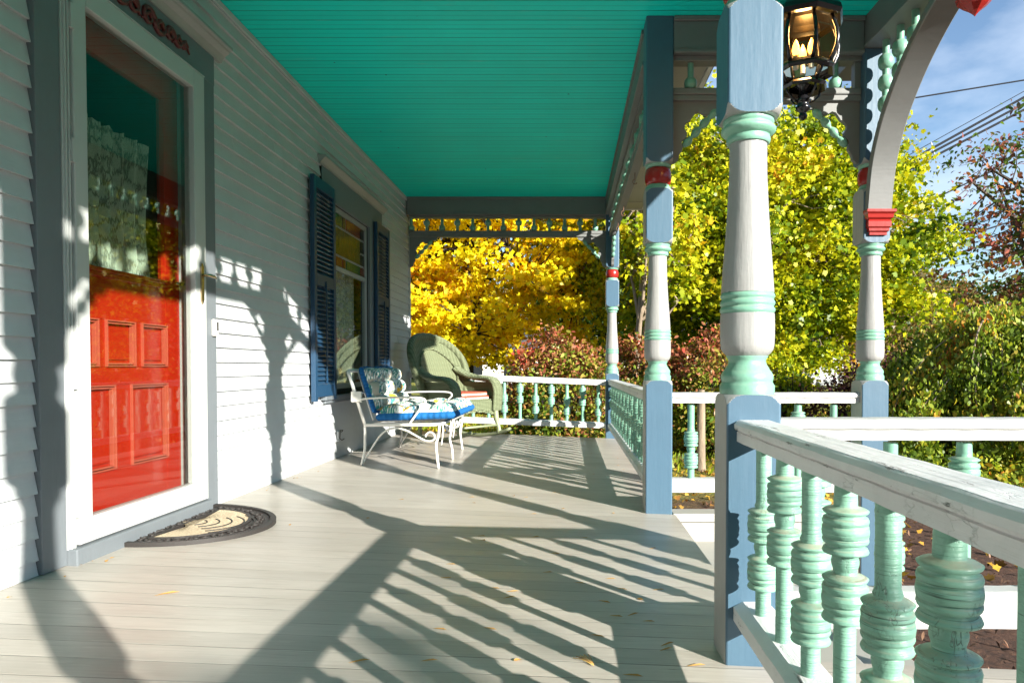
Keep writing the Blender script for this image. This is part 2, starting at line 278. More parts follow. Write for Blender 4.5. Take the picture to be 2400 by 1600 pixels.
# ------------------------------------------------------------------ mesh helpers
class MB:
    def __init__(s): s.v = []; s.f = []; s.mi = []; s.sm = []
    def add(s, vs, fs, mi=0, sm=False):
        o = len(s.v); s.v += [tuple(p) for p in vs]
        for i, f in enumerate(fs):
            s.f.append(tuple(o + k for k in f)); s.mi.append(mi[i] if hasattr(mi, '__len__') else mi); s.sm.append(sm)
    def box(s, x0, x1, y0, y1, z0, z1, mi=0, c=0.0):
        if c <= 0:
            vs = [(x, y, z) for z in (z0, z1) for y in (y0, y1) for x in (x0, x1)]
            s.add(vs, [(0, 2, 3, 1), (4, 5, 7, 6), (0, 1, 5, 4), (2, 6, 7, 3), (0, 4, 6, 2), (1, 3, 7, 5)], mi); return
        bm = bmesh.new(); bmesh.ops.create_cube(bm, size=1)
        for v in bm.verts: v.co = ((x0 + x1) / 2 + v.co.x * (x1 - x0), (y0 + y1) / 2 + v.co.y * (y1 - y0), (z0 + z1) / 2 + v.co.z * (z1 - z0))
        bmesh.ops.bevel(bm, geom=bm.edges[:], offset=c, segments=2, affect='EDGES', profile=.5)
        bm.verts.index_update(); s.add([v.co[:] for v in bm.verts], [[v.index for v in f.verts] for f in bm.faces], mi); bm.free()
    def quad(s, a, b, c, d, mi=0): s.add([a, b, c, d], [(0, 1, 2, 3)], mi)
    def lathe(s, prof, cx=0, cy=0, seg=24, mi=0, sm=True, axis='z', mis=None, cap=True):
        vs = []; n = len(prof)
        for z, r in prof:
            for k in range(seg):
                a = 2 * math.pi * k / seg; vs.append((cx + r * math.cos(a), cy + r * math.sin(a), z))
        fs = []; ms = []
        up = prof[-1][0] > prof[0][0]
        for i in range(n - 1):
            for k in range(seg):
                a, b = i * seg + k, i * seg + (k + 1) % seg; f = (a, b, b + seg, a + seg); fs.append(f if up else f[::-1]); ms.append(mis[i] if mis else mi)
        s.add(vs, fs, ms, sm)
        for i, rev in (((0, up), (n - 1, not up)) if cap else ()):
            ring = [vs[i * seg + k] for k in range(seg)]; s.add(ring, [tuple(range(seg))[::-1] if rev else tuple(range(seg))], ms[0] if i == 0 else ms[-1])
    def tube(s, pts, r, seg=8, mi=0, cap=True, flat=None):
        pts = [Vector(p) for p in pts]; n = len(pts); vs = []
        rr = r if hasattr(r, '__len__') else [r] * n
        prev = None
        for i, p in enumerate(pts):
            t = (pts[min(i + 1, n - 1)] - pts[max(i - 1, 0)]).normalized()
            if flat is not None: a = (Vector(flat[0]) - t * Vector(flat[0]).dot(t)).normalized()
            elif prev is None: a = t.orthogonal().normalized()
            else: a = (prev - t * prev.dot(t)).normalized()
            prev = a; b = t.cross(a)
            for k in range(seg):
                th = 2 * math.pi * k / seg
                ka, kb = (flat[1], flat[2]) if flat is not None else (1, 1)
                vs.append(p + a * math.cos(th) * rr[i] * ka + b * math.sin(th) * rr[i] * kb)
        fs = []
        for i in range(n - 1):
            for k in range(seg):
                a_, b_ = i * seg + k, i * seg + (k + 1) % seg; fs.append((a_, b_, b_ + seg, a_ + seg))
        if cap: fs.append(tuple(range(seg))[::-1]); fs.append(tuple((n - 1) * seg + k for k in range(seg)))
        s.add(vs, fs, mi, True)
    def prism(s, poly, t0, t1, plane='xz', mi=0, sm=False):
        """poly in 2D (a,b) extruded along the third axis from t0 to t1"""
        def P(a, b, t): return {'xz': (a, t, b), 'yz': (t, a, b), 'xy': (a, b, t)}[plane]
        n = len(poly); vs = [P(a, b, t0) for a, b in poly] + [P(a, b, t1) for a, b in poly]
        fs = [tuple(range(n)), tuple(range(2 * n - 1, n - 1, -1))] + [(i, i + n, (i + 1) % n + n, (i + 1) % n) for i in range(n)]
        s.add(vs, fs, mi, sm)
    def build(s, name, mats, parent=None, fix=True):
        me = bpy.data.meshes.new(name); me.from_pydata(s.v, [], s.f)
        mats = mats if isinstance(mats, (list, tuple)) else [mats]
        for m in mats: me.materials.append(M[m] if isinstance(m, str) else m)
        me.polygons.foreach_set('material_index', s.mi); me.polygons.foreach_set('use_smooth', s.sm)
        if fix:
            bm = bmesh.new(); bm.from_mesh(me); bmesh.ops.recalc_face_normals(bm, faces=bm.faces[:]); bm.to_mesh(me); bm.free()
        me.update(); o = bpy.data.objects.new(name, me); COL.objects.link(o)
        if parent is not None: o.parent = parent
        return o
def tag(o, label=None, cat=None, group=None, kind=None):
    for k, v in (('label', label), ('category', cat), ('group', group), ('kind', kind)):
        if v: o[k] = v
    return o
def thing(name, label, cat, loc=(0, 0, 0), rz=0, group=None):
    o = bpy.data.objects.new(name, None); COL.objects.link(o); o.location = loc; o.rotation_euler = (0, 0, rz); o.empty_display_size = .1
    return tag(o, label, cat, group)
def copy_tree(o, parent=None):
    c = o.copy(); COL.objects.link(c); c.parent = parent
    for ch in list(o.children): copy_tree(ch, c)
    return c
# ------------------------------------------------------------------ world layout (metres-like units, z=0 at porch edge)
WX = -1.558                      # face of the house wall
G = 0.04                         # fall of the porch floor towards the rail
fz = lambda x: G * (.43 - x)
GZ = -0.39                       # garden ground level
CZ = 2.31                        # ceiling
DEND = 6.57
# ================================================================== ground
m = NT('autumn_ground')
n1 = m.noise(1.1, m.coord(), 6, .7); n2 = m.noise(24, m.coord(), 6, .8); n3 = m.noise(.35, m.coord(), 3, .5)
mulch = m.ramp(n2, [(.3, (.025, .012, .008, 1)), (.55, (.10, .045, .025, 1)), (.8, (.24, .13, .07, 1))])
grass = m.ramp(n2, [(.3, (.06, .09, .012, 1)), (.5, (.20, .22, .02, 1)), (.62, (.45, .33, .03, 1)), (.8, (.50, .25, .03, 1))])
sp = m.n('ShaderNodeSeparateXYZ'); cc = m.n('ShaderNodeTexCoord'); m.l(cc.outputs['Object'], sp.inputs[0])
yy = m.math('ADD', sp.outputs['Y'], m.math('MULTIPLY', sp.outputs['X'], .0)); yy = m.math('ADD', yy, m.math('MULTIPLY', n1, 1.5))
xm = m.ramp(m.math('DIVIDE', sp.outputs['X'], 10.0), [(.03, 0.0), (.05, 1.0)])
ym = m.ramp(m.math('DIVIDE', yy, 10.0), [(.60, 1.0), (.68, 0.0)])
gm = m.fin(m.mix(m.math('MULTIPLY', xm, ym), grass, mulch), .9, m.bump(n2, .9, .03))
M['ground'] = gm
b = MB(); N = 60; ext = 400
xs = [math.copysign(abs(i / 30 - 1) ** 3 * ext, i / 30 - 1) for i in range(61)]
vs = []; fs = []
for j, y in enumerate(xs):
    for i, x in enumerate(xs):
        d = max(0, y - 8); vs.append((x + 1, y + 4, GZ + (.012 * d if d < 60 else .72) + .02 * math.sin(x * 1.3) * math.cos(y * 1.1)))
for j in range(60):
    for i in range(60): a = j * 61 + i; fs.append((a, a + 1, a + 62, a + 61))
b.add(vs, fs, 0, True); g = b.build('ground', 'ground'); tag(g, kind='structure')
# unseen wooded rise added behind the camera to cut bright horizon sky
b = MB(); vs = []; fs = []; NA = 90
for i in range(NA + 1):
    a = R(-210 + 255 * i / NA)
    for j in range(9):
        u = j / 8; rr = 40 + 26 * u; hh = (10.2 * math.sin(math.pi * min(u * .9 + .02, 1)) ** .7) * (1 + .10 * math.sin(i * 1.7) + .07 * math.sin(i * 4.1 + j))
        vs.append((rr * math.cos(a) + .6 * math.sin(j * 3 + i), rr * math.sin(a), GZ - .2 + (hh if 0 < i < NA else 0)))
for i in range(NA):
    for j in range(8): a = i * 9 + j; fs.append((a, a + 1, a + 10, a + 9))
mh = NT('sky_blocking_hill'); nh = mh.noise(.9, mh.coord(), 8, .75); M['hill_blocker'] = mh.fin(mh.ramp(nh, [(.3, (.012, .018, .008, 1)), (.5, (.05, .06, .015, 1)), (.7, (.16, .09, .02, 1))]), .95, mh.bump(nh, 1.0, .8))
b.add(vs, fs, 0, True); tag(b.build('sky_blocking_hills', 'hill_blocker'), kind='structure')
# ================================================================== porch deck
dk = thing('porch_deck', 'grey painted board porch floor with pale skirt and steps down to the right', 'porch deck')
b = MB()
def slab(x0, x1, y0, y1, t=.03, mi=0):
    vs = [(x, y, fz(x) - (t if k == 0 else 0)) for k in (0, 1) for y in (y0, y1) for x in (x0, x1)]
    b.add(vs, [(0, 2, 3, 1), (4, 5, 7, 6), (0, 1, 5, 4), (2, 6, 7, 3), (0, 4, 6, 2), (1, 3, 7, 5)], mi)
slab(WX - .02, .503, -4.6, DEND); b.build('floor_boards', 'floor', dk)
b = MB(); slab(.507, 1.53, -1.6, 1.60); b.build('side_platform', 'floor', dk)
b = MB()
b.box(.46, .49, 1.70, 3.18, GZ - .1, -.034); b.box(.46, .49, 3.32, DEND - .03, GZ - .1, -.034); b.box(WX, .458, DEND - .05, DEND - .02, GZ - .1, -.036)
b.box(.50, 1.5, 1.55, 1.58, GZ - .1, -.075); b.box(1.48, 1.51, -1.6, 1.548, GZ - .1, -.085)
b.build('skirt', 'brick', dk)
b = MB(); b.box(.49, 1.372, 3.20, 3.27, GZ - .1, -.040); b.build('stair_side_wall', 'cheek', dk)
b = MB(); b.box(.492, 1.371, 3.185, 3.30, -.038, .002, 0, .004); b.build('side_wall_cap', 'cheek', dk)
for x0, x1, z in ((.492, .80, -.13), (.80, 1.10, -.26)):
    b = MB(); b.box(x0, x1 + .02, 1.60, 3.19, z - .03, z, 0, .004); b.box(x0, x1, 1.605, 3.185, GZ - .1, z - .032); b.build('stair_tread', 'cheek', dk)
# ================================================================== turned porch posts
HB = .0633
def square_block(b, z0, z1, blunt0, blunt1, seg=192, h=HB, mi_flat=0, mi_dome=1, rend=.0625, inner=0):
    """square block whose ends are turned to a dome: the flats run out in arches"""
    zs = []; D = .038
    RC = .040
    def dome(t): y_ = h - RC * (1 - math.sqrt(max(0, 1 - (1 - t) ** 2))); return math.sqrt(h * h + y_ * y_)
    rows = []
    if blunt0: rows += [(z0, rend), (z0 + .0005, dome(0))] + [(z0 + .001 + (D - .001) * t, dome(t)) for t in [(k_ / 20) ** 1.6 for k_ in range(21)]]
    else: rows += [(z0, 9)]
    if blunt1: rows += [(z1 - .001 - (D - .001) * t, dome(t)) for t in [(k_ / 20) ** 1.6 for k_ in range(20, -1, -1)]] + [(z1 - .0005, dome(0)), (z1, rend)]
    else: rows += [(z1, 9)]
    vs = []; lim = []
    for z, rr in rows:
        for k in range(seg):
            a = 2 * math.pi * (k + .5) / seg + math.pi / 4
            sq = h / max(abs(math.cos(a)), abs(math.sin(a))); sq = min(sq, h * 1.4142 - .003)
            r_ = min(sq, rr); vs.append((r_ * math.cos(a), r_ * math.sin(a), z)); lim.append(rr < sq)
    fs = []; ms = []
    for i in range(len(rows) - 1):
        for k in range(seg):
            q = (i * seg + k, i * seg + (k + 1) % seg, (i + 1) * seg + (k + 1) % seg, (i + 1) * seg + k)
            fs.append(q); ms.append(mi_dome if sum(lim[j] for j in q) >= 2 or (inner and sum(vs[j][0] for j in q) / 4 < -h + .0015) else mi_flat)
    fs.append(tuple(range(seg))[::-1]); ms.append(mi_dome); fs.append(tuple((len(rows) - 1) * seg + k for k in range(seg))); ms.append(mi_dome)
    b.add(vs, fs, ms, False)
def arc(z0, z1, r0, bulge, n=7, r1=None):
    r1 = r0 if r1 is None else r1
    return [(z0 + (z1 - z0) * i / n, r0 + (r1 - r0) * i / n + bulge * math.sin(math.pi * i / n)) for i in range(n + 1)]
def make_post(name, label, foot, top=CZ, seg=64, inner=1):
    t = thing(name, label, 'porch post', group='turned porch posts')
    b = MB(); square_block(b, foot, .626, False, True, inner=1); b.build('lower_block', ['blue', 'grey'], t)
    b = MB()
    b.lathe([(.626, .0632), (.646, .0638)] + [(.649, .0610), (.652, .0598)] + arc(.654, .684, .0585, .0052, 8, .0515) + [(.688, .0500), (.694, .0455), (.702, .0430), (.708, .0440), (.713, .0478), (.716, .0480)], seg=seg)
    b.build('base_ring', 'mint', t)
    b = MB(); b.lathe([(.716, .0470), (.722, .0540), (.731, .0602), (.742, .0623), (.762, .0631), (.790, .0632), (.815, .0624)], seg=seg)
    b.lathe([(.864, .0612), (.92, .0578), (1.0, .0514), (1.06, .0476), (1.14, .0438), (1.213, .0430)], seg=seg); b.build('shaft', 'grey', t)
    b = MB(); b.lathe(arc(.815, .8315, .0600, .0042, 6) + arc(.8315, .848, .0598, .0042, 6) + arc(.848, .8645, .0592, .0042, 6), seg=seg); b.build('ring_band', 'mint', t)
    b = MB(); b.lathe([(1.213, .0475)] + arc(1.214, 1.230, .0485, .0025, 4) + [(1.2315, .0500)] + arc(1.232, 1.256, .052, .0100, 7, .055) + [(1.257, .0560), (1.262, .0590), (1.268, .0585)], seg=seg); b.build('neck_ring', 'mint', t)
    b = MB(); square_block(b, 1.268, 1.522, True, True, inner=inner); b.build('middle_block', ['blue', 'grey'], t)
    b = MB(); b.lathe([(1.522, .0590), (1.534, .0600), (1.538, .0540), (1.545, .0520)], seg=seg); b.build('disc', 'mint', t); b = MB(); b.lathe([(1.624, .0530), (1.628, .0600), (1.640, .0605)], seg=seg); b.build('disc', 'mint', t)
    b = MB(); b.lathe([(1.545 + .079 * (1 - math.cos(math.pi * i / 14)) / 2, .046 + .0175 * math.sin(math.pi * i / 14) ** .8) for i in range(15)], seg=seg); b.build('ball', 'red', t)
    b = MB(); square_block(b, 1.640, top, True, False); b.build('upper_block', ['blue', 'grey'], t)
    return t
P1 = make_post('porch_post', 'large turned post nearest the camera where the front railing and side railing meet', -.02, inner=0)
P2 = make_post('porch_post', 'turned post standing at the left head of the steps, second along the porch edge', -.02)
P2.location = (.4253, 3.253, 0)
P1.location = (.4253, 1.6235, 0)
def put_post(src, loc, label):
    c = copy_tree(src); c.location = loc; c['label'] = label; return c
put_post(P2, (.4253, 6.623, 0), 'small far corner post beside the red bushes at the end of the porch')
put_post(P1, (.4253, -.005, 0), 'turned post beside the camera at the near end of the front railing')
P4 = make_post('porch_post', 'turned post at the foot of the steps carrying the arch with a red bracket', GZ - .05, 2.16)
P4.location = (1.437, 3.253, 0)
put_post(P4, (1.437, 1.6235, 0), 'turned arch post outside the right edge on the near side of the steps')
# ================================================================== balusters, railings
SH = .0165
def bead_group(z0, up=True):  # 0.072 tall turned group, top z0
    K = .94
    g_ = [(z0, SH + .001), (z0 - .001, SH + .0025), (z0 - .004, .030), (z0 - .007, .0352), (z0 - .010, .0335), (z0 - .0145, .0318), (z0 - .0175, .0335), (z0 - .022, .0352), (z0 - .0265, .0345), (z0 - .0285, .0325), (z0 - .030, .0345),
            (z0 - .038, .0358), (z0 - .046, .0348), (z0 - .0475, .0325), (z0 - .049, .0345), (z0 - .0525, .0350), (z0 - .056, .0335), (z0 - .0595, .0318), (z0 - .064, .0330), (z0 - .069, .0352), (z0 - .0715, .0340), (z0 - .0725, .0195)]
    return [(z, SH + (r_ - SH) * K - (.0050 if r_ == .0318 else .0026 if r_ == .0325 else 0)) for z, r_ in g_]
def baluster_profile(kind, top=.512, bot=.150):
    if kind == 'B': a, c = .479, .3755
    else: a, c = .3845, .281
    pr = [(top, SH)]
    if kind == 'A': pr += [(a + .03, SH), (a + .012, SH), (a + .004, SH + .003)]
    else: pr += [(a + .008, SH + .001)]
    pr += bead_group(a)
    z = a - .0725
    pr += [(z - .004, .0188), (z - .012, .0205), (z - .018, .0200), (z - .024, .0180)] + bead_group(c) + [(c - .074, .0172), (c - .08, SH), (bot, SH)]
    return pr
def baluster_mesh(kind, seg, mat):
    b = MB(); b.lathe(baluster_profile(kind)[::-1], seg=seg); o = b.build('baluster', mat); me = o.data; bpy.data.objects.remove(o); return me
BAL = {(k, q): baluster_mesh(k, 40 if q == 'hi' else 16, 'mintold' if q == 'hi' else 'mint') for k in 'AB' for q in ('hi', 'lo')}
def rail_section(w, z0, z1, top=True):
    """2D (across, z) section of a two-piece rail"""
    h = w / 2; zm = (z0 + z1) / 2; c = .006
    if top: return [(-h + .006, z0), (h - .006, z0), (h - .006, zm - .0025), (h - .009, zm - .0008), (h - .009, zm + .0008), (h - .002, zm + .0025), (h, zm + .006), (h, z1 - c * 1.6), (h - c, z1 - c * .4), (h - c * 2, z1), (-h + c * 2, z1), (-h + c, z1 - c * .4), (-h, z1 - c * 1.6), (-h, zm + .006), (-h + .002, zm + .0025), (-h + .009, zm + .0008), (-h + .009, zm - .0008), (-h + .006, zm - .0025)]
    return [(-h, z0), (h, z0), (h, z1 - .012), (h - .022, z1), (-h + .022, z1), (-h, z1 - .012)]
def railing(label, axis, c, a0, a1, spots, q='lo', slope=0.0, bz=(.107, .150), tz=(.519, .568), w=.090):
    t = thing('porch_railing', label, 'railing', group='white railings with turned green balusters')
    mat = 'raily' if axis == 'y' else 'railx'
    for nm, (z0, z1), top in (('top_rail', tz, True), ('bottom_rail', bz, False)):
        sec = rail_section(w, z0, z1, top); n = len(sec); nseg = 24
        vs = []; fs = []
        for i in range(nseg + 1):
            u = a0 + (a1 - a0) * i / nseg
            for (s_, z) in sec:
                j = .0006 * math.sin(i * 2.3 + s_ * 90)
                zz = z + slope * (.43 - u) + j
                vs.append((c + s_, u, zz) if axis == 'y' else (u, c + s_, zz))
        for i in range(nseg):
            for k in range(n): fs.append((i * n + k, i * n + (k + 1) % n, (i + 1) * n + (k + 1) % n, (i + 1) * n + k))
        fs.append(tuple(range(n))); fs.append(tuple(nseg * n + k for k in range(n)))
        b = MB(); b.add(vs, fs, 0, False); b.build(nm, mat, t)
    for i, (u, k) in enumerate(spots):
        o = bpy.data.objects.new('baluster', BAL[(k, q)]); COL.objects.link(o); o.parent = t
        o.location = (c, u, slope * (.43 - u)) if axis == 'y' else (u, c, slope * (.43 - u)); o.rotation_euler = (0, 0, i * 1.3)
        o.location.z += random.uniform(-.0015, .0015)
    return t
AB = lambda i, s='A': 'AB'[(i + (s == 'B')) % 2]
railing('weathered white railing running from the nearest post towards the camera at lower right', 'y', .4253, .062, 1.562, [(y, AB(i)) for i, y in enumerate([1.479, 1.335, 1.188, 1.042, .902, .757, .612, .466, .32, .17])], 'hi')
railing('long straight white railing along the porch edge between the step post and far corner post', 'y', .4253, 3.315, 6.56, [(3.40 + .1475 * i, AB(i)) for i in range(22)])
railing('white railing running right from the nearest post beside the steps', 'x', 1.6235, .488, 1.374, [(.593 + .1755 * i, AB(i, 'B')) for i in range(5)], bz=(.080, .160))
railing('white side railing on the far side of the steps between two blue posts', 'x', 3.253, .488, 1.374, [(.5865 + .17 * i, AB(i)) for i in range(5)], bz=(.098, .160))
railing('white railing across the far end of the porch behind the rocker', 'x', 6.60, WX + .03, .362, [(.292 - .1515 * i, AB(i)) for i in range(12)], slope=G, bz=(.095, .150), tz=(.508, .562))
# ================================================================== beams, spindle valances, brackets
SPB = {}
for nm, zc in (('hi', 2.074), ('lo', 2.024)):
    b = MB(); pr = [(1.990, .0145), (zc - .032, .0145), (zc - .028, .0175)] + [(zc - .026 * math.cos(math.pi * i / 10), .0155 + .0150 * math.sin(math.pi * i / 10)) for i in range(11)] + [(zc + .028, .0165), (zc + .033, .0145), (2.125, .0145)]
    b.lathe(pr, seg=18); o = b.build('spindle', 'mint'); SPB[nm] = o.data; bpy.data.objects.remove(o)
def bracket_mesh():
    """sawn corner bracket in local (a, z): corner at (0,0), arms along +a and -z"""
    top = [(0, 0), (.27, 0), (.268, -.016), (.25, -.03), (.232, -.034), (.215, -.03), (.20, -.038), (.185, -.055), (.165, -.062), (.145, -.055), (.130, -.045), (.112, -.050), (.100, -.066),
           (.088, -.085), (.070, -.095), (.058, -.11), (.060, -.128), (.070, -.142), (.072, -.158), (.062, -.172), (.050, -.180), (.046, -.194), (.052, -.210), (.050, -.226), (.040, -.238), (.034, -.252), (.030, -.27), (.014, -.285), (0, -.287)]
    return top
def bracket_parts(t, axis, c, a, sgn, z=1.936):
    poly = [(a + sgn * x, z + y) for x, y in bracket_mesh()]
    b = MB(); b.prism(poly, c - .012, c + .012, 'xz' if axis == 'x' else 'yz'); br = b.build('bracket', 'beam', t)
    # diagonal turned drop
    b = MB(); p0 = Vector((.055, -.205)); p1 = Vector((.215, -.030)); n = 28; pts = []; rr = []
    for i in range(n + 1):
        u = i / n; q = p0.lerp(p1, u); A = a + sgn * q.x; Z = z + q.y
        pts.append((A, c, Z) if axis == 'x' else (c, A, Z)); rr.append(.0075 + .0125 * abs(math.sin(u * math.pi * 4)) ** .9)
    b.tube(pts, rr, 12); b.build('drop_spindle', 'mint', br)
def valance(label, axis, c, a0, a1, spots, ends=(1, 1)):
    t = thing('spindle_valance', label, 'valance', group='spindle valances under the porch beams')
    B = lambda b, s0, s1, z0, z1, ch=.002: b.box(c + s0, c + s1, a0, a1, z0, z1, 0, ch) if axis == 'y' else b.box(a0, a1, c + s0, c + s1, z0, z1, 0, ch)
    b = MB(); B(b, -.034, .034, 2.118, 2.140); b.build('top_strip', 'beam', t)
    b = MB(); B(b, -.036, .036, 1.962, 1.994, .006); B(b, -.030, .030, 1.936, 1.9615, .003); b.build('lower_rail', 'beam', t)
    for i, u in enumerate(spots):
        o = bpy.data.objects.new('spindle', SPB['lo' if i % 2 == 0 else 'hi']); COL.objects.link(o); o.parent = t
        o.location = (c, u, 0) if axis == 'y' else (u, c, 0)
    if ends[0]: bracket_parts(t, axis, c, a0, 1)
    if ends[1]: bracket_parts(t, axis, c, a1, -1)
    return t
valance('spindle valance above the railing between the step post and far corner post', 'y', .4253, 3.317, 6.559, [3.40 + .1475 * i for i in range(22)])
valance('spindle valance between the nearest post and the post beside the camera', 'y', .4253, .060, 1.559, [1.484 - .1475 * i for i in range(10)])
valance('short spindle valance high above the far side of the steps', 'x', 3.253, .489, 1.373, [.578 + .1708 * i for i in range(5)])
valance('spindle valance across the far end of the porch in front of the yellow maple', 'x', 6.61, WX + .03, .361, [-1.51 + .1477 * i for i in range(13)])
valance('spindle valance from the nearest post out to the right above the side railing', 'x', 1.6235, .489, 1.373, [.578 + .1708 * i for i in range(5)])
b = MB(); b.box(1.345, 1.3735, 3.232, 3.274, 1.9945, 2.1175, 0, .002); b.build('end_stile', 'beam', bpy.data.objects['spindle_valance.002'])
def beam(label, axis, c, a0, a1, z0=2.1405, z1=CZ - .001, w=.062):
    b = MB(); bx = lambda s0, s1, q0, q1, ch=.003: b.box(c - s0, c + s1, a0, a1, q0, q1, 0, ch) if axis == 'y' else b.box(a0, a1, c - s0, c + s1, q0, q1, 0, ch)
    bx(w, w, z0 + .018, z1 - .022); bx(w + .008, w + .008, z0, z0 + .0175); bx(w + .010, w + .010, z1 - .0215, z1)
    o = b.build('porch_beam', 'beam'); return tag(o, label, 'beam', 'painted porch ceiling beams')
beam('grey beam along the porch edge between the step post and far corner post', 'y', .4253, 3.3175, 6.559)
beam('grey beam along the porch edge behind the camera', 'y', .4253, -4.55, -.070)
beam('grey beam above the near front railing beside the camera', 'y', .4253, .060, 1.559)
beam('grey beam over the far side of the steps behind the lantern', 'x', 3.253, .490, 1.372)
beam('dark grey beam across the far end of the porch ceiling', 'x', 6.61, WX + .02, .360)
beam('grey beam right of the nearest post above the side railing', 'x', 1.6235, .490, 1.372)
beam('grey outer beam above the arch with spindles hanging below it', 'y', 1.437, 1.30, 3.56, 2.163, 2.36)
# arch over the steps
t = thing('step_arch', 'curved grey wooden arch above the steps with green drop spindles', 'arch')
cv = [(3.166, 1.405), (3.150, 1.50), (3.126, 1.60), (3.084, 1.69), (3.02, 1.782), (2.94, 1.862), (2.85, 1.934), (2.75, 1.996), (2.64, 2.050), (2.54, 2.082), (2.4383, 2.094)]
full = cv + [(2 * 2.4383 - y, z) for y, z in cv[-2::-1]]
def smooth_curve(p, k=6):
    out = []
    for i in range(len(p) - 1):
        P0, P1_, P2, P3 = p[max(i - 1, 0)], p[i], p[i + 1], p[min(i + 2, len(p) - 1)]
        for j in range(k):
            u = j / k; out.append(tuple(.5 * (2 * P1_[d] + (P2[d] - P0[d]) * u + (2 * P0[d] - 5 * P1_[d] + 4 * P2[d] - P3[d]) * u * u + (-P0[d] + 3 * P1_[d] - 3 * P2[d] + P3[d]) * u ** 3) for d in range(len(p[0]))))
    out.append(tuple(p[-1])); return out
fc = smooth_curve(full); b = MB(); vs = []; fs = []
off = []
for i, (y, z) in enumerate(fc):
    a, c2 = fc[max(i - 1, 0)], fc[min(i + 1, len(fc) - 1)]; tx, tz = c2[0] - a[0], c2[1] - a[1]; L = math.hypot(tx, tz); off.append((-tz / L, tx / L))
for (y, z), (ny, nz_) in zip(fc, off):
    if nz_ < 0: ny, nz_ = -ny, -nz_
    if abs(nz_) < 1e-6: pass
    s1 = 1
    cy, cz = 2.4383, 1.3
    if (y - cy) * ny + (z - cz) * nz_ < 0: ny, nz_ = -ny, -nz_
    for x, d in ((1.380, .004), (1.384, 0), (1.490, 0), (1.494, .004), (1.494, .032), (1.380, .032)): vs.append((x, y + ny * d, z + nz_ * d))
for i in range(len(fc) - 1):
    for k in range(6): fs.append((i * 6 + k, i * 6 + (k + 1) % 6, (i + 1) * 6 + (k + 1) % 6, (i + 1) * 6 + k))
fs += [tuple(range(6)), tuple((len(fc) - 1) * 6 + k for k in range(6))]
b.add(vs, fs, 0, False); b.build('arch_board', 'beam', t)
def zarch(y): return min((abs(y - a), z) for a, z in fc)[1]
for y0 in [3.115, 2.982, 2.854, 2.72, 2.157 - .0, 2.022, 1.895, 1.762]:
    zt = 2.1625; zb = max([z + .030 for a, z in fc if abs(a - y0) < .040 and z < 2.12] + [zarch(y0) + .034])
    if zt - zb < .03: continue
    zb += 0
    b = MB(); pr = [(zt, .0155)]; z = zt - .064
    while z - .035 > zb:
        pr += [(z + .004, .0155)] + [(z - .033 + .033 * math.cos(math.pi * i / 9), .0165 + .0185 * math.sin(math.pi * i / 9)) for i in range(10)] + [(z - .069, .0165)]; z -= .094
    if pr[-1][0] > zb: pr.append((zb, .0155))
    b.lathe(pr[::-1], 1.437, y0, 20); b.build('drop_spindle', 'mint', t)
for sg, y0 in ((1, 3.189), (-1, 1.688)):
    b = MB()
    st = [(0, 1.300, .040, 0), (1, 1.312, .040, .000), (1, 1.318, .047, 0), (1, 1.330, .047, 0), (1, 1.336, .053, 0), (1, 1.360, .053, 0), (1, 1.368, .050, 0), (1, 1.376, .058, 0), (1, 1.392, .060, 0), (1, 1.400, .067, 0), (1, 1.412, .067, 0)]
    vs = []; fs = []
    for i, (_, z, hw, _) in enumerate(st):
        dp = .012 + (hw - .04) * 1.4; vs += [(1.437 - hw, y0, z), (1.437 + hw, y0, z), (1.437 + hw, y0 - sg * dp, z), (1.437 - hw, y0 - sg * dp, z)]
    for i in range(len(st) - 1):
        for k in range(4): fs.append((i * 4 + k, i * 4 + (k + 1) % 4, i * 4 + 4 + (k + 1) % 4, i * 4 + 4 + k))
    fs += [(0, 1, 2, 3), tuple(len(vs) - 4 + k for k in range(4))]; b.add(vs, fs); b.build('corbel', 'red', t)
b = MB(); b.lathe([(1.926, .001), (1.933, .006), (1.945, .018), (1.962, .040), (1.980, .058), (1.998, .064), (2.018, .060), (2.036, .045), (2.048, .028), (2.06, .022), (2.093, .022)], 1.437, 2.4383, 8, sm=False)
b.build('pendant', 'red', t)
# ceiling + roof
t = thing('porch_roof', 'porch roof with bright teal beadboard ceiling', 'porch roof')
b = MB(); b.box(WX - .02, .72, -4.6, 6.95, CZ, CZ + .02); b.build('beadboard_ceiling', 'ceil', t)
b = MB(); b.box(.724, 1.375, 1.35, 3.50, CZ + .0, CZ + .02); b.build('entry_ceiling', 'ceil', t)
b = MB(); b.box(.490, .745, 3.60, 6.96, CZ - .018, CZ - .002); b.box(.490, .745, -4.6, 1.28, CZ - .018, CZ - .002); b.box(WX - .1, .745, 6.674, 6.96, CZ - .022, CZ - .0185); b.build('eave_soffit', 'cheek', t)
b = MB(); b.box(.746, .77, 3.60, 6.98, CZ - .03, CZ + .12); b.box(.746, .77, -1.6, 1.28, CZ - .03, CZ + .12); b.box(WX - .1, .77, 6.962, 6.985, CZ - .03, CZ + .12); b.build('fascia', 'white', t)
b = MB(); b.prism([(WX - .05, CZ + .024), (.80, CZ + .024), (.80, CZ + .13), (WX - .05, CZ + .85)], -4.7, 7.0, 'xz'); b.build('main_slope', 'roof', t)
b = MB(); b.prism([(1.28, CZ + .08), (3.60, CZ + .08), (3.60, CZ + .14), (2.44, CZ + .80), (1.28, CZ + .14)], .805, 1.56, 'yz'); b.build('entry_gable', ['roof'], t)
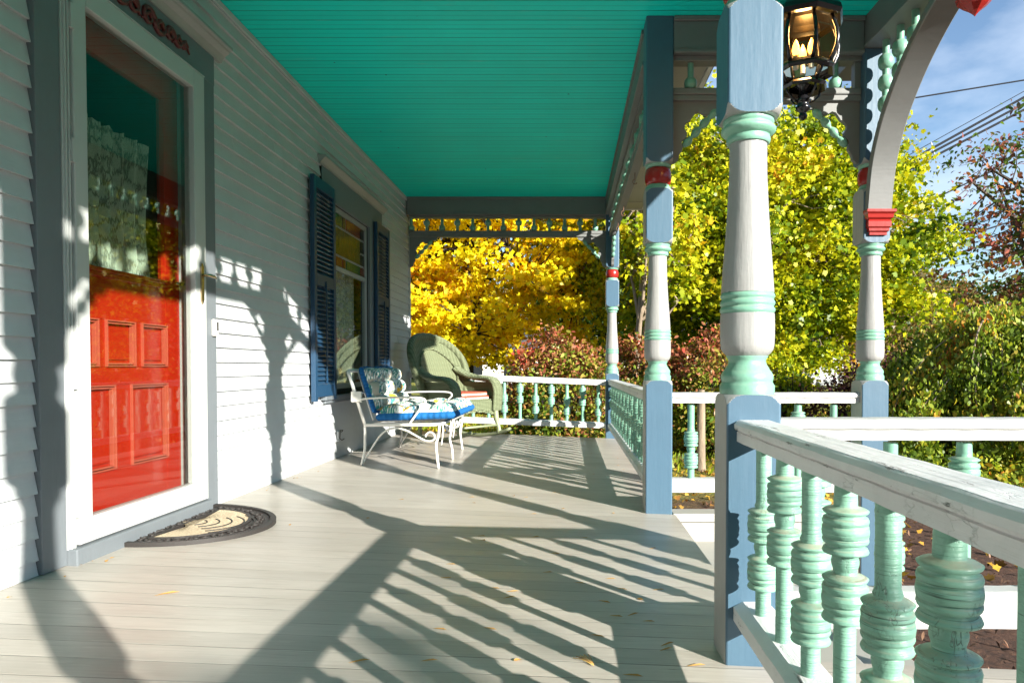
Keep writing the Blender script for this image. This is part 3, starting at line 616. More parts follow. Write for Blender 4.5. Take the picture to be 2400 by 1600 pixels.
# hooks
for i, (y, s) in enumerate(((3.78, 1.0), (4.42, .75), (5.32, 1.0), (5.9, .8))):
    b = MB(); b.tube([(.43, y, 1.936), (.43, y, 1.92)] + [(.43 - .018 * math.sin(a) * s, y - .003, 1.898 - .018 * (1 - math.cos(a)) * 0 - .020 + .020 * math.cos(a) * s) for a in [math.pi * .1 * k for k in range(0, 15)]], .0022, 6)
    tag(b.build('cup_hook', 'rust'), ['rusty cup hook nearest the step post under the valance rail', 'straight bent hook second from the step post', 'rusty cup hook third along from the step post', 'rusty cup hook closest to the far corner post'][i], 'hook', 'small hooks screwed under the valance rail')
# ================================================================== lantern
t = thing('hanging_lantern', 'black eight-sided glass lantern hanging lit from the porch ceiling beside the nearest post', 'lantern', (.8325, 2.44, 0))
def octring(b, prof, seg=8, mi=0): b.lathe(prof, 0, 0, seg, mi, False, cap=False)
b = MB(); octring(b, [(1.953, .104), (1.948, .132), (1.962, .139), (1.978, .134), (1.995, .118), (2.02, .092), (2.035, .070), (2.05, .045), (2.075, .03), (2.09, .012)]); b.tube([(0, 0, 2.085), (0, 0, 2.30)], .005, 8); b.lathe([(2.285, .045), (2.309, .050)], seg=20); b.build('cap', 'black', t)
gp = [(1.790, .095), (1.81, .107), (1.84, .119), (1.87, .1225), (1.90, .119), (1.93, .109), (1.952, .099)]
b = MB(); vs = []; fs = []
for z, r_ in gp:
    for k in range(8): a = math.pi / 4 * k; vs.append((r_ * math.cos(a), r_ * math.sin(a), z))
for i in range(len(gp) - 1):
    for k in range(8): fs.append((i * 8 + k, i * 8 + (k + 1) % 8, i * 8 + 8 + (k + 1) % 8, i * 8 + 8 + k))
b.add(vs, fs); b.build('glass_globe', glass_mat('warm_lantern_glass', (.96, .82, .55)), t)
b = MB()
for k in range(8):
    a = math.pi / 4 * k; b.tube([((r_ + .001) * math.cos(a), (r_ + .001) * math.sin(a), z) for z, r_ in gp], .0072, 6)
octring(b, [(1.768, .088), (1.760, .106), (1.772, .112), (1.784, .106), (1.798, .094)])
for k in range(4):
    a = math.pi / 2 * k + math.pi / 8; b.tube([(.098 * math.cos(a), .098 * math.sin(a), 1.770), (.085 * math.cos(a), .085 * math.sin(a), 1.745), (.070 * math.cos(a), .070 * math.sin(a), 1.715)], .005, 6)
octring(b, [(1.700, .050), (1.692, .078), (1.704, .084), (1.716, .074), (1.724, .036)])
b.build('frame', 'black', t)
b = MB()
for k in range(4):
    a = math.pi / 2 * k + .3; b.tube([(.07 * math.cos(a), .07 * math.sin(a), 1.700), (.066 * math.cos(a), .066 * math.sin(a), 1.675), (.045 * math.cos(a), .045 * math.sin(a), 1.645), (.018 * math.cos(a), .018 * math.sin(a), 1.632)], .004, 6)
b.lathe([(1.563, .004), (1.572, .014), (1.580, .016), (1.588, .011), (1.594, .013), (1.604, .024), (1.614, .026), (1.624, .018), (1.632, .022), (1.638, .030), (1.644, .018), (1.70, .015), (1.72, .03)], seg=16)
b.build('finial', 'black', t)
mm = NT('warm_bulb_glow'); mm.fin((1, .6, .2, 1), .3); mm.b.inputs['Emission Color'].default_value = (1, .42, .07, 1); mm.b.inputs['Emission Strength'].default_value = 4.5
for k in range(3):
    a = 2.1 * k + 3.4; cx, cy = .030 * math.cos(a), .030 * math.sin(a)
    b = MB(); b.lathe([(1.835, .005), (1.842, .011), (1.855, .014), (1.87, .011), (1.885, .005), (1.894, .001)], cx, cy, 12); bu = b.build('candle_bulb', mm.m, t)
    b = MB(); b.lathe([(1.785, .009), (1.834, .009)], cx, cy, 12); b.build('candle_sleeve', 'plastic', bu)
for o_ in [c_ for c_ in t.children_recursive if c_.type == 'MESH']:
    for v_ in o_.data.vertices: v_.co.z = float(np.interp(v_.co.z, [1.56, 1.64, 1.70, 1.785, 1.952, 2.09, 2.31], [1.56, 1.632, 1.672, 1.738, 1.898, 2.05, 2.31]))
pl = bpy.data.lights.new('lantern_light', 'POINT'); pl.energy = 1.2; pl.color = (1, .6, .25); pl.shadow_soft_size = .03
po = bpy.data.objects.new('lantern_light', pl); COL.objects.link(po); po.location = (0, 0, 1.87); po.parent = t
# ================================================================== house
H = thing('house', 'pale clapboard house wall with red front door and blue shuttered window', 'house')
WEND = 6.72
def siding(b, y0, y1, z0, z1):
    e = .0651; k0 = math.floor((z0 - .906) / e); k = k0
    while True:
        a = .906 + k * e; c = a + e; k += 1
        if c <= z0 + .004: continue
        if a >= z1 - .004: break
        A = max(a, z0); Cc = min(c, z1)
        xa = WX + .0120 * (1 - (A - a) / e); xc = WX + .0120 * (1 - (Cc - a) / e)
        j = .0007 * math.sin(k * 12.9)
        cuts = [y0] + sorted(q for q in [(-4.6 + (k * 1.618 % 1) * 1.9 + 1.93 * i_) for i_ in range(7)] if y0 + .15 < q < y1 - .15) + [y1]
        for ci in range(len(cuts) - 1):
            ya, yb = cuts[ci] + (.0007 if ci else 0), cuts[ci + 1] - (.0007 if ci < len(cuts) - 2 else 0); j2 = j + .0011 * math.sin(ci * 5 + k * 3.1)
            b.add([(xa + j2, ya, A), (xa + j2, yb, A), (xc + j2, yb, Cc), (xc + j2, ya, Cc), (WX - .002, ya, A), (WX - .002, yb, A), (WX - .002, yb, Cc), (WX - .002, ya, Cc)],
              [(0, 1, 2, 3), (0, 4, 5, 1), (0, 3, 7, 4), (1, 5, 6, 2)])
b = MB()
FB = fz(WX) + .001
siding(b, -4.6, 1.984, FB, CZ - .03); siding(b, 2.992, 4.30, FB, CZ - .03); siding(b, 5.682, WEND - .052, FB, CZ - .03)
siding(b, 1.984, 2.992, 2.098, CZ - .03); siding(b, 4.30, 5.682, 2.006, CZ - .03); siding(b, 4.30, 5.682, FB, .455)
b.build('clapboard_siding', 'siding', H, fix=False)
b = MB(); X2 = WX - .004
b.box(X2 - .1, X2, -4.6, 2.086, -.4, 2.9); b.box(X2 - .1, X2, 2.893, 4.40, -.4, 2.9); b.box(X2 - .1, X2, 5.33, WEND, -.4, 2.9); b.box(X2 - .1, X2, 2.086, 2.893, 1.905, 2.9); b.box(X2 - .1, X2, 4.40, 5.33, 1.77, 2.9); b.box(X2 - .1, X2, 4.40, 5.33, -.4, .54)
b.box(X2 - .1, X2, 2.086, 2.893, -.4, .075)
b.box(-3.6, X2 - .101, -1.6, -1.5, -.4, 2.9); b.box(-3.6, X2 - .101, 3.7, 3.75, 0, 2.4); b.box(-3.6, X2 - .101, WEND - .1, WEND, -.4, 2.9); b.box(-3.7, -3.6, -1.6, WEND, -.4, 2.9); b.box(-3.6, X2 - .101, -1.49, WEND - .101, 2.45, 2.5); b.box(-3.6, X2 - .101, -1.49, WEND - .101, .0, .05)
b.build('inner_walls', 'dark', H)
b = MB(); b.box(WX - .02, .36, -4.75, -4.605, -.4, CZ - .001); b.build('end_wall', 'siding', H)
b = MB(); b.box(WX, WX + .014, WEND - .05, WEND, -.4, CZ - .03, 0, .002); b.box(X2 - .3, WX + .0, WEND + .001, WEND + .014, -.4, CZ + .4); b.build('corner_board', 'siding', H)
b = MB(); b.box(WX, WX + .020, -4.6, WEND, CZ - .029, CZ - .001, 0, .004); b.build('crown_moulding', 'siding', H)
# door casing
b = MB()
b.box(WX - .003, WX + .020, 1.986, 2.084, FB, 2.012, 0, .002); b.box(WX - .003, WX + .020, 2.894, 2.990, FB, 2.012, 0, .002)
b.box(WX - .003, WX + .021, 1.984, 2.992, 1.906, 2.030, 0, .002)
b.build('door_casing', 'trim', H)
b = MB(); b.prism([(WX + .001, 2.030), (WX + .026, 2.0305), (WX + .030, 2.042), (WX + .040, 2.058), (WX + .060, 2.072), (WX + .064, 2.080), (WX + .075, 2.084), (WX + .075, 2.096), (WX + .001, 2.100)], 1.93, 3.05, 'xz'); b.build('door_crown', 'grey', H)
b = MB(); b.box(WX - .06, WX + .05, 2.086, 2.892, FB - .01, .128, 0, .004); b.build('threshold', 'trim', H)
# scroll applique
b = MB()
for sg in (-1, 1):
    for i, (cy, rr) in enumerate(((.045, .040), (.115, .036), (.180, .030), (.235, .024), (.278, .016))):
        pts = [(WX + .026, 2.475 + sg * (cy + rr * (1 - k / 26) * math.cos(k * .42 + (i % 2) * 3)), 1.968 + rr * (1 - k / 26) * .95 * math.sin(k * .42 + (i % 2) * 3)) for k in range(22)]
        b.tube(pts, [.0105 * (1 - k / 36) for k in range(22)], 7)
        b.tube([(WX + .026, 2.475 + sg * (cy - .04), 1.945), (WX + .028, 2.475 + sg * cy, 1.985), (WX + .026, 2.475 + sg * (cy + .035), 1.950)], [.004, .009, .003], 7)
b.lathe([(WX, .0)], 0, 0, 3) if False else None
b.build('carved_scroll', 'maroon', H)
# storm door
SX = WX + .010
sd = MB()
sd.box(SX - .02, SX + .022, 2.125, 2.184, .132, 1.902, 0, .003); sd.box(SX - .02, SX + .022, 2.806, 2.888, .132, 1.902, 0, .003)
sd.box(SX - .02, SX + .0215, 2.1845, 2.8055, 1.828, 1.902, 0, .003); sd.box(SX - .02, SX + .0215, 2.1845, 2.8055, .132, .212, 0, .003)
SD = sd.build('storm_door', 'storm', H)
b = MB(); b.box(SX - .02, SX + .012, 2.087, 2.1235, FB, 1.900, 0, .002); b.box(SX - .01, SX + .018, 2.0945, 2.101, FB, 1.895, 0, .002); b.box(SX - .01, SX + .018, 2.108, 2.1145, FB, 1.895, 0, .002); b.box(SX - .02, SX + .024, 2.087, 2.890, 1.9025, 1.9055); b.build('door_jamb_trim', 'storm', H)
b = MB(); b.box(SX - .004, SX + .001, 2.184, 2.806, .212, 1.828); b.build('glass_pane', 'glass', SD)
b = MB()
for z0 in (.22, .62, 1.32, 1.73): b = MB(); b.box(SX + .0, SX + .026, 2.112, 2.130, z0, z0 + .075, 0, .001); b.build('hinge', 'storm', SD)
b = MB(); hz = 1.05
b.prism([(2.850, hz - .10), (2.860, hz - .08), (2.860, hz + .055), (2.850, hz + .07), (2.840, hz + .055), (2.840, hz - .08)], SX + .022, SX + .028, 'yz')
b.tube([(SX + .022, 2.852, hz + .02), (SX + .052, 2.852, hz + .02), (SX + .056, 2.857, hz + .02), (SX + .058, 2.885, hz + .018), (SX + .054, 2.905, hz + .015)], [.006, .006, .007, .006, .005], 10); b.build('lever_handle', 'brass', SD)
# red door behind
DX = WX - .062
b = MB()
def fld(y0, y1, z0, z1): b.box(DX - .03, DX, y0, y1, z0, z1, 0, .0015)
fld(2.09, 2.19, .11, 1.90); fld(2.753, 2.851, .11, 1.90); fld(2.1905, 2.7525, 1.76, 1.90); fld(2.1905, 2.7525, .856, 1.035); fld(2.1905, 2.7525, .626, .690); fld(2.1905, 2.7525, .11, .326)
fld(2.352, 2.390, .6905, .8555); fld(2.552, 2.591, .6905, .8555); fld(2.435, 2.523, .3265, .6255)
b.box(DX - .0285, DX - .012, 2.19, 2.753, .326, .857)
b.box(DX, DX + .012, 2.17, 2.775, 1.018, 1.034, 0, .003); b.box(DX, DX + .008, 2.18, 2.765, 1.000, 1.0175, 0, .003)
RD = b.build('front_door', 'door', H)
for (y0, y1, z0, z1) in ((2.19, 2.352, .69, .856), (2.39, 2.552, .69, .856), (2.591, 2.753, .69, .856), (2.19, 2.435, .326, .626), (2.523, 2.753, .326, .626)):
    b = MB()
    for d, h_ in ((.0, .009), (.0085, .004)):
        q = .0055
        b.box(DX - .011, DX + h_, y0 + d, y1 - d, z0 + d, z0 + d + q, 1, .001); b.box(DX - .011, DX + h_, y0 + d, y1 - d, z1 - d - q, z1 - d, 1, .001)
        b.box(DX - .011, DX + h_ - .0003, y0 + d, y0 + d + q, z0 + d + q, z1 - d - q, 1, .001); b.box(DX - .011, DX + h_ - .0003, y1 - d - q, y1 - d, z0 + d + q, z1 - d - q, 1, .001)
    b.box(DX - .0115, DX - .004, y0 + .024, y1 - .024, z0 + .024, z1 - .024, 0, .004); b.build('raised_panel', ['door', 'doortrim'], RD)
b = MB(); b.box(DX - .022, DX - .018, 2.19, 2.753, 1.035, 1.76); b.build('door_window', 'doorglass', RD)
b = MB(); b.prism([(2.853 + .0, .11), (2.892, .11), (2.892, 1.90), (2.853, 1.90)], DX - .03, DX + .012, 'yz'); b.build('inner_jamb', 'storm', H)
b = MB(); vs = []; fs = []; NY = 90
for j in range(13):
    z = 1.04 + (1.553 - 1.04) * j / 12
    for i in range(NY + 1):
        u = i / NY; wd = (.39 - .03 * math.sin(j / 12 * math.pi) * 1.0); y = 2.18 + .12 + (u - .3) * wd * 1.25
        vs.append((DX - .040 + .014 * math.sin(u * 46 + .5 * math.sin(j * .5)) + .006 * math.sin(u * 83), 2.19 + u * (.50 - .022 * math.sin(j / 12 * math.pi)), z + (.004 * math.sin(u * 80) if j == 12 else 0)))
for j in range(12):
    for i in range(NY): a = j * (NY + 1) + i; fs.append((a, a + 1, a + NY + 2, a + NY + 1))
b.add(vs, fs, 0, True); b.build('lace_curtain', 'lace', RD)
b = MB(); b.tube([(DX + .002, 2.83, 1.03), (DX + .03, 2.83, 1.03), (DX + .032, 2.80, 1.03), (DX + .03, 2.775, 1.026)], .006, 8); b.build('inner_lever', 'brass', RD)
# doorbell + outlet
b = MB(); b.box(WX + .020, WX + .034, 2.945, 2.982, .822, .895, 0, .005); db = b.build('doorbell', 'plastic', H); b = MB(); b.box(WX + .0345, WX + .037, 2.965, 2.976, .846, .884, 0, .001); b.build('button', 'blackrub', db)
b = MB(); b.box(WX + .006, WX + .022, 4.56, 4.63, .19, .26, 0, .003); ob = b.build('outlet_box', 'siding', H)
b = MB(); b.tube([(WX + .028, 4.60, .25), (WX + .034, 4.61, .262), (WX + .03, 4.57, .265), (WX + .028, 4.565, .21), (WX + .03, 4.60, .195), (WX + .03, 4.65, .20)], .003, 6); b.build('outlet_cord', 'blackrub', ob)
# window
b = MB()
b.box(WX - .003, WX + .016, 4.30, 4.398, .505, 1.945, 0, .002); b.box(WX - .003, WX + .016, 5.335, 5.68, .505, 1.945, 0, .002); b.box(WX - .003, WX + .017, 4.30, 5.68, 1.772, 1.952, 0, .002)
WN = b.build('window', 'trim', H)
b = MB(); b.prism([(WX + .001, 1.953), (WX + .022, 1.9535), (WX + .026, 1.966), (WX + .040, 1.980), (WX + .050, 1.990), (WX + .056, 1.992), (WX + .056, 2.004), (WX + .001, 2.006)], 4.26, 5.72, 'xz'); b.build('window_crown', 'grey', WN)
b = MB(); b.box(WX - .003, WX + .045, 4.27, 5.70, .478, .504, 0, .004); b.box(WX, WX + .030, 4.30, 5.66, .456, .4775, 0, .004); b.build('window_sill', 'trim', WN)
b = MB(); gx = WX - .015
b.box(gx - .02, gx + .006, 4.40, 4.428, .54, 1.770); b.box(gx - .02, gx + .006, 5.286, 5.334, .54, 1.770); b.box(gx - .02, gx + .006, 4.428, 5.286, 1.737, 1.770); b.box(gx - .02, gx + .009, 4.428, 5.286, 1.345, 1.372); b.box(gx - .02, gx + .006, 4.428, 5.286, .54, .575)
b.build('sash', 'sash', WN)
b = MB(); b.box(gx - .006, gx - .002, 4.428, 5.286, .575, 1.345); b.build('clear_pane', 'glass', WN)
ys = [4.432, 4.478, 4.520, 4.778, 4.795, 4.842, 4.885, 5.185, 5.232, 5.282]
def pane(y0, y1, z0, z1, mt): b = MB(); b.box(gx - .008, gx - .001, y0, y1, z0, z1); b.build('stained_pane', mt, WN)
for (z0, z1, cs) in ((1.655, 1.733, ('sgreen', 'sdark', 'sred')), (1.378, 1.441, ('sred', 'sred', 'sgreen'))):
    pane(4.505, 4.770, z0, z1, cs[0]); pane(4.790, 4.845, z0, z1, cs[1]); pane(4.868, 5.188, z0, z1, cs[2])
pane(4.505, 5.188, 1.458, 1.638, 'samber')
for z0, z1, c_ in ((1.655, 1.733, 'sdark'), (1.553, 1.638, 'sdark'), (1.458, 1.537, 'sdark'), (1.378, 1.441, 'sred')): pane(5.208, 5.280, z0, z1, c_); pane(4.432, 4.485, z0, z1, c_)
b = MB(); b.box(gx - .012, gx - .007, 4.428, 5.286, 1.372, 1.737); b.build('pane_backing', 'lead', WN)
b = MB(); vs = []; fs = []; NY = 120
for j in range(3):
    for i in range(NY + 1):
        u = i / NY; vs.append((gx - .10 + .018 * math.sin(u * 60) + .01 * math.sin(u * 23), 4.41 + u * .91, .55 + j * .42))
for j in range(2):
    for i in range(NY): a = j * (NY + 1) + i; fs.append((a, a + 1, a + NY + 2, a + NY + 1))
b.add(vs, fs, 0, True); b.build('sheer_curtain', 'sheer', WN)
# shutters
def shutter(y0, y1, z0, z1, thick):
    X0 = WX + .022; b = MB(); s_ = .042
    for a, c in ((y0, y0 + s_), (y1 - s_, y1)): b.box(X0, X0 + .028, a, c, z0, z1, 0, .003)
    zm = z0 + (z1 - z0) * .545
    for a, c in ((z1 - .07, z1 - .0), (zm - .035, zm + .035), (z0 + .025, z0 + .10)): b.box(X0 + .001, X0 + .0275, y0 + s_ + .0005, y1 - s_ - .0005, a, c, 0, .003)
    o = b.build('shutter', 'shutter', H)
    b = MB()
    for (a, c) in ((zm + .035, z1 - .07), (z0 + .10, zm - .035)):
        n = int((c - a) / .0275)
        for i in range(n):
            z = a + (c - a) * (i + .5) / n; vs = [(X0 + .004, y0 + s_ - .003, z + .012), (X0 + .004, y1 - s_ + .003, z + .012), (X0 + .024, y1 - s_ + .003, z - .014), (X0 + .024, y0 + s_ - .003, z - .014)]
            vs += [(x - .003, y, zz - .004) for x, y, zz in vs]; b.add(vs, [(0, 1, 2, 3), (7, 6, 5, 4), (0, 4, 5, 1), (2, 6, 7, 3)])
    b.build('louvres', 'shutter', o, fix=False)
    b = MB(); b.box(X0 + .029, X0 + .035, (y0 + y1) / 2 - .005, (y0 + y1) / 2 + .005, z0 + .11, zm - .0); b.build('tilt_rod', 'shutter', o)
    return o
shutter(4.075, 4.452, .480, 1.836, .03); shutter(5.42, 5.80, .490, 1.836, .03)
# ================================================================== doormat
mt = thing('doormat', 'half-round doormat with black rubber scroll border and tan coir centre', 'doormat', (0, 0, 0))
CY, RY, RX, MX0 = 2.637, .331, .378, WX + .022
def mpt(ax, ay, z): return (MX0 + ax, CY + ay, fz(MX0 + ax) + z)
b = MB()
def dring(k0, k1, zt, zb=.0005, flat0=0.0, flat1=0.0, n=64):
    vs = []; fs = []
    for k, fl_ in ((k0, flat0), (k1, flat1)):
        for i in range(n + 1):
            a = -math.pi / 2 + math.pi * i / n; vs.append(mpt(fl_ + (RX * k - fl_) * math.cos(a), RY * k * math.sin(a), zt)); vs.append(mpt(fl_ + (RX * k - fl_) * math.cos(a), RY * k * math.sin(a), zb))
    m_ = 2 * (n + 1)
    for i in range(n):
        a = 2 * i; fs += [(a, a + 2, a + m_ + 2, a + m_), (a + 1, a + m_ + 1, a + m_ + 3, a + 3), (a, a + 1, a + 3, a + 2), (a + m_, a + m_ + 2, a + m_ + 3, a + m_ + 1)]
    fs += [(0, m_, m_ + 1, 1), (2 * n, 2 * n + 1, 2 * n + 1 + m_, 2 * n + m_)]
    return vs, fs
v_, f_ = dring(1.0, .94, .016, flat0=0, flat1=.012); b.add(v_, f_)
v_, f_ = dring(.94, .72, .008, flat0=.012, flat1=.060); b.add(v_, f_)
v_, f_ = dring(.74, .71, .0135, flat0=.058, flat1=.063); b.add(v_, f_)
# straight edges along the door
def sbar(x0, x1, y0, y1, zt): b.add([mpt(x, y, z) for z in (.0005, zt) for y in (y0, y1) for x in (x0, x1)], [(0, 2, 3, 1), (4, 5, 7, 6), (0, 1, 5, 4), (2, 6, 7, 3), (0, 4, 6, 2), (1, 3, 7, 5)])
sbar(0, .012, -RY, RY, .0158); sbar(.0125, .057, -RY * .93, RY * .93, .0078); sbar(.057, .064, -RY * .73, RY * .73, .0136)
b.build('rubber_border', 'blackrub', mt)
b = MB()
for i in range(44):
    if i < 30:
        a = -math.pi / 2 + math.pi * (i + .5) / 30; cx_, cy_ = RX * .83 * math.cos(a) + .035 * (1 - math.cos(a)), RY * .83 * math.sin(a)
    else: cx_, cy_, a = .035, -RY * .70 + (i - 30) * RY * 1.4 / 13, 0
    pts = [mpt(cx_ + .017 * (1 - k / 16) * math.cos(k * .5 + i * 2.4), cy_ + .017 * (1 - k / 16) * math.sin(k * .5 + i * 2.4), .011) for k in range(13)]
    b.tube(pts, [.0042 - .00018 * k for k in range(13)], 6)
b.build('rubber_scrolls', 'blackrub', mt)
b = MB(); v_, f_ = dring(.712, .001, .011, flat0=.064, flat1=.10); b.add(v_, f_); b.build('coir_centre', 'coir', mt)
b = MB()
for k in (.16, .28, .40, .52, .62): b.tube([mpt(.07 + (RX * k) * math.cos(a), RY * k * math.sin(a) * .9, .0118) for a in [-.9 + 1.8 * i / 16 for i in range(17)]], .0028, 6)
b.build('rubber_arcs', 'blackrub', mt)
# ================================================================== white metal settee
ST = thing('metal_garden_seat', 'white wrought iron garden seat with scrolled legs against the wall', 'garden seat')
Y0, Y1 = 4.30, 5.24
def leg(pts, parent=ST, r=.0085): b = MB(); b.tube(smooth_curve(pts, 5), r, 8); return b.build('leg', 'metal', parent)
for y in (Y0, Y1):
    s = -1 if y == Y0 else 1
    leg([(-1.282, y, .322), (-1.282, y, .235), (-1.284, y + s * .004, .16), (-1.302, y + s * .010, .072)])
    leg([(-.812, y, .325), (-.818, y, .26), (-.832, y + s * .006, .20), (-.825, y + s * .012, .12), (-.816, y + s * .012, .052)])
leg([(-.806, 4.74, .325), (-.812, 4.735, .25), (-.822, 4.73, .19), (-.806, 4.725, .12), (-.800, 4.715, .050)])
b = MB()
b.tube([(-1.282, Y0, .322), (-.86, Y0, .325), (-.822, Y0 + .012, .327), (-.800, Y0 + .05, .328), (-.797, 4.74, .330), (-.800, Y1 - .05, .328), (-.822, Y1 - .012, .327), (-.86, Y1, .325), (-1.282, Y1, .322)], .013, 4)
for y in [4.45, 4.6, 4.75, 4.9, 5.08]: b.tube([(-1.28, y, .322), (-.80, y, .328)], .005, 6)
b.tube([(-1.282, Y0, .322), (-1.282, Y1, .322)], .011, 6); b.build('seat_frame', 'metal', ST)
b = MB(); b.tube([(-1.282, Y0 + .005, .322), (-1.387, Y0 + .005, .660), (-1.388, Y0 + .02, .664), (-1.388, Y1 - .02, .664), (-1.387, Y1 - .005, .660), (-1.282, Y1 - .005, .322)], .012, 4)
for y in [4.5, 4.7, 4.9, 5.08]: b.tube([(-1.283, y, .325), (-1.386, y, .66)], .005, 6)
b.tube([(-1.345, Y0, .52), (-1.345, Y1, .52)], .006, 6); b.build('back_frame', 'metal', ST)
for y, s in ((Y0, -1), (Y1, 1)):
    b = MB(); b.tube(smooth_curve([(-1.36, y + s * .0, .476), (-1.25, y + s * .012, .492), (-1.08, y + s * .02, .498), (-.95, y + s * .02, .496), (-.905, y + s * .018, .487), (-.898, y + s * .015, .465), (-.925, y + s * .01, .435), (-.985, y + s * .004, .352), (-1.004, y, .325)], 5), .0085, 8, flat=((0, 1, 0), 1.25, .8)); b.build('arm', 'metal', ST)
    b = MB(); b.tube(smooth_curve([(-1.300, y, .075), (-1.25, y, .16), (-1.18, y, .262), (-1.11, y, .302), (-1.03, y, .292), (-.96, y, .255), (-.905, y, .226), (-.866, y, .222), (-.842, y, .240), (-.85, y, .268), (-.874, y, .278), (-.897, y, .262), (-.897, y, .248)], 5), .006, 8); b.build('scroll_brace', 'metal', ST)
b = MB()
for yc, sg in ((4.36, 1), (4.68, -1), (4.80, 1), (5.18, -1)):
    b.tube(smooth_curve([(-.803, yc, .318), (-.803, yc + sg * .05, .27), (-.803, yc + sg * .11, .255), (-.803, yc + sg * .14, .28), (-.803, yc + sg * .11, .30), (-.803, yc + sg * .08, .283)], 5), .0045, 6)
    b.tube(smooth_curve([(-.803, yc, .318), (-.806, yc + sg * .015, .25), (-.812, yc + sg * .005, .19)], 4), .0045, 6)
b.build('apron_scrolls', 'metal', ST)
b = MB()
for y in (4.42, 4.62, 4.84, 5.02): b.lathe([(-.012, .001), (-.006, .009), (.006, .009), (.012, .001)], 0, 0, 10); 
b.build('rivet', 'metal', ST).location = (-.785, 4.6, .33)
# cushion
CU = thing('tufted_cushion', 'tropical leaf print tufted cushion with blue underside on the white metal seat', 'cushion')
def pad(name, o, ex, ey, en, W_, L_, base, amp, nc, nr, parent):
    """o corner, ex along width, ey along length, en outward; tufted top"""
    NX, NY = 72, 54; o, ex, ey, en = map(Vector, (o, ex, ey, en))
    def h(u, v):
        a = abs(math.sin(math.pi * u * nc)) ** .5 if 0 < u < 1 else 0; c = abs(math.sin(math.pi * v * nr)) ** .5 if 0 < v < 1 else 0
        e = min(1, min(u, 1 - u) * W_ / .035) * 1.0; f = min(1, min(v, 1 - v) * L_ / .035)
        ed = math.sqrt(max(0, 1 - (1 - e) ** 2)) * math.sqrt(max(0, 1 - (1 - f) ** 2))
        return base + amp * (.42 * a + .42 * c + .35 * a * c + .05 * math.sin(u * 17 + v * 9)) * ed
    def P(u, v, hh):
        wob = .008 * abs(math.sin(math.pi * v * nr)); wob2 = .008 * abs(math.sin(math.pi * u * nc))
        uu = u + (wob / W_) * (2 * u - 1); vv = v + (wob2 / L_) * (2 * v - 1)
        return o + ex * (uu * W_) + ey * (vv * L_) + en * hh
    b = MB(); vs = [P(i / NX, j / NY, h(i / NX, j / NY)) for j in range(NY + 1) for i in range(NX + 1)]
    fs = [(j * (NX + 1) + i, j * (NX + 1) + i + 1, (j + 1) * (NX + 1) + i + 1, (j + 1) * (NX + 1) + i) for j in range(NY) for i in range(NX)]
    b.add(vs, fs, 0, True); top = b.build(name, 'tropic', parent)
    b = MB(); ring = [(i / NX, 0) for i in range(NX)] + [(1, j / NY) for j in range(NY)] + [(1 - i / NX, 1) for i in range(NX)] + [(0, 1 - j / NY) for j in range(NY)]
    n = len(ring); K = 7; vs = []
    for k in range(K + 1):
        t_ = k / K; bu = .014 * math.sin(math.pi * t_)
        for (u, v) in ring:
            pk = .004 * math.sin((u * nc * 8 + v * nr * 8) * math.pi); c = P(u, v, base * (1 - t_) + .002 * t_)
            d = ex * ((u - .5) * 2 if abs(u - .5) > .499 else 0) + ey * ((v - .5) * 2 if abs(v - .5) > .499 else 0)
            vs.append(c + d * (bu + pk * math.sin(math.pi * t_)))
    fs = [(k * n + i, k * n + (i + 1) % n, (k + 1) * n + (i + 1) % n, (k + 1) * n + i) for k in range(K) for i in range(n)]; fs.append(tuple(K * n + i for i in range(n)))
    b.add(vs, fs, 0, True); b.build('blue_border', 'bluecloth', top)
    b = MB()
    for i in range(1, nc):
        for j in range(1, nr):
            c = P(i / nc, j / nr, base + .004); b.tube([c, c + en * .004], .008, 8)
    b.build('tuft_buttons', 'tropic', top)
bv = Vector((-1.392 + 1.282, 0, .672 - .322)).normalized(); nv = Vector((bv.z, 0, -bv.x))
pad('back_pad', Vector((-1.268, 4.40, .400)) , (0, 1, 0), bv, nv, .80, .278, .034, .050, 3, 3, CU)
pad('seat_pad', (-1.205, 4.33, .345), (0, 1, 0), (1, 0, .03), (0, 0, 1), .88, .475, .048, .048, 4, 3, CU)
b = MB(); b.box(-1.365, -1.300, 4.285, 4.297, .47, .535, 0, .002); b.box(-1.365, -1.300, 4.300, 4.304, .465, .53); b.build('cloth_tie', 'whitecloth', CU)
# ================================================================== wicker rocker
RK = thing('wicker_rocking_chair', 'pale green wicker rocking chair in the far corner beside the wall', 'rocking chair', (-.985, 6.0, fz(-.985)), -math.atan2(.6, .8))
def wk(b, name, parent=RK, m_='wicker'): return b.build(name, m_, parent)
# back: curved fan
b = MB(); NU, NV = 28, 24; vs = []; fs = []
def backp(u, v, off=0):
    # u -1..1 , v 0..1
    if v < .5: wv = .215 + .075 * math.sin(v / .5 * math.pi / 2)
    else: wv = .290 * math.sqrt(max(0, 1 - ((v - .5) / .5) ** 2.3))
    y = u * wv; z = .34 + .56 * v; x = -.155 - .24 * v + .55 * (y * y) * 1.9 + off
    return (x, y, z)
for side, off in ((0, 0), (1, -.022)):
    for j in range(NV + 1):
        for i in range(NU + 1): vs.append(backp(i / NU * 2 - 1, j / NV * .995, off))
S = (NU + 1) * (NV + 1)
for sd_ in (0, 1):
    for j in range(NV):
        for i in range(NU): a = sd_ * S + j * (NU + 1) + i; fs.append((a, a + 1, a + NU + 2, a + NU + 1))
b.add(vs, fs, 0, True); bk = b.build('back', 'wicker', RK, fix=False)
b = MB(); rim = [backp(-1, v / 30 * .995, 0) for v in range(0, 31)] + [backp(1, v / 30 * .995, 0) for v in range(30, -1, -1)]
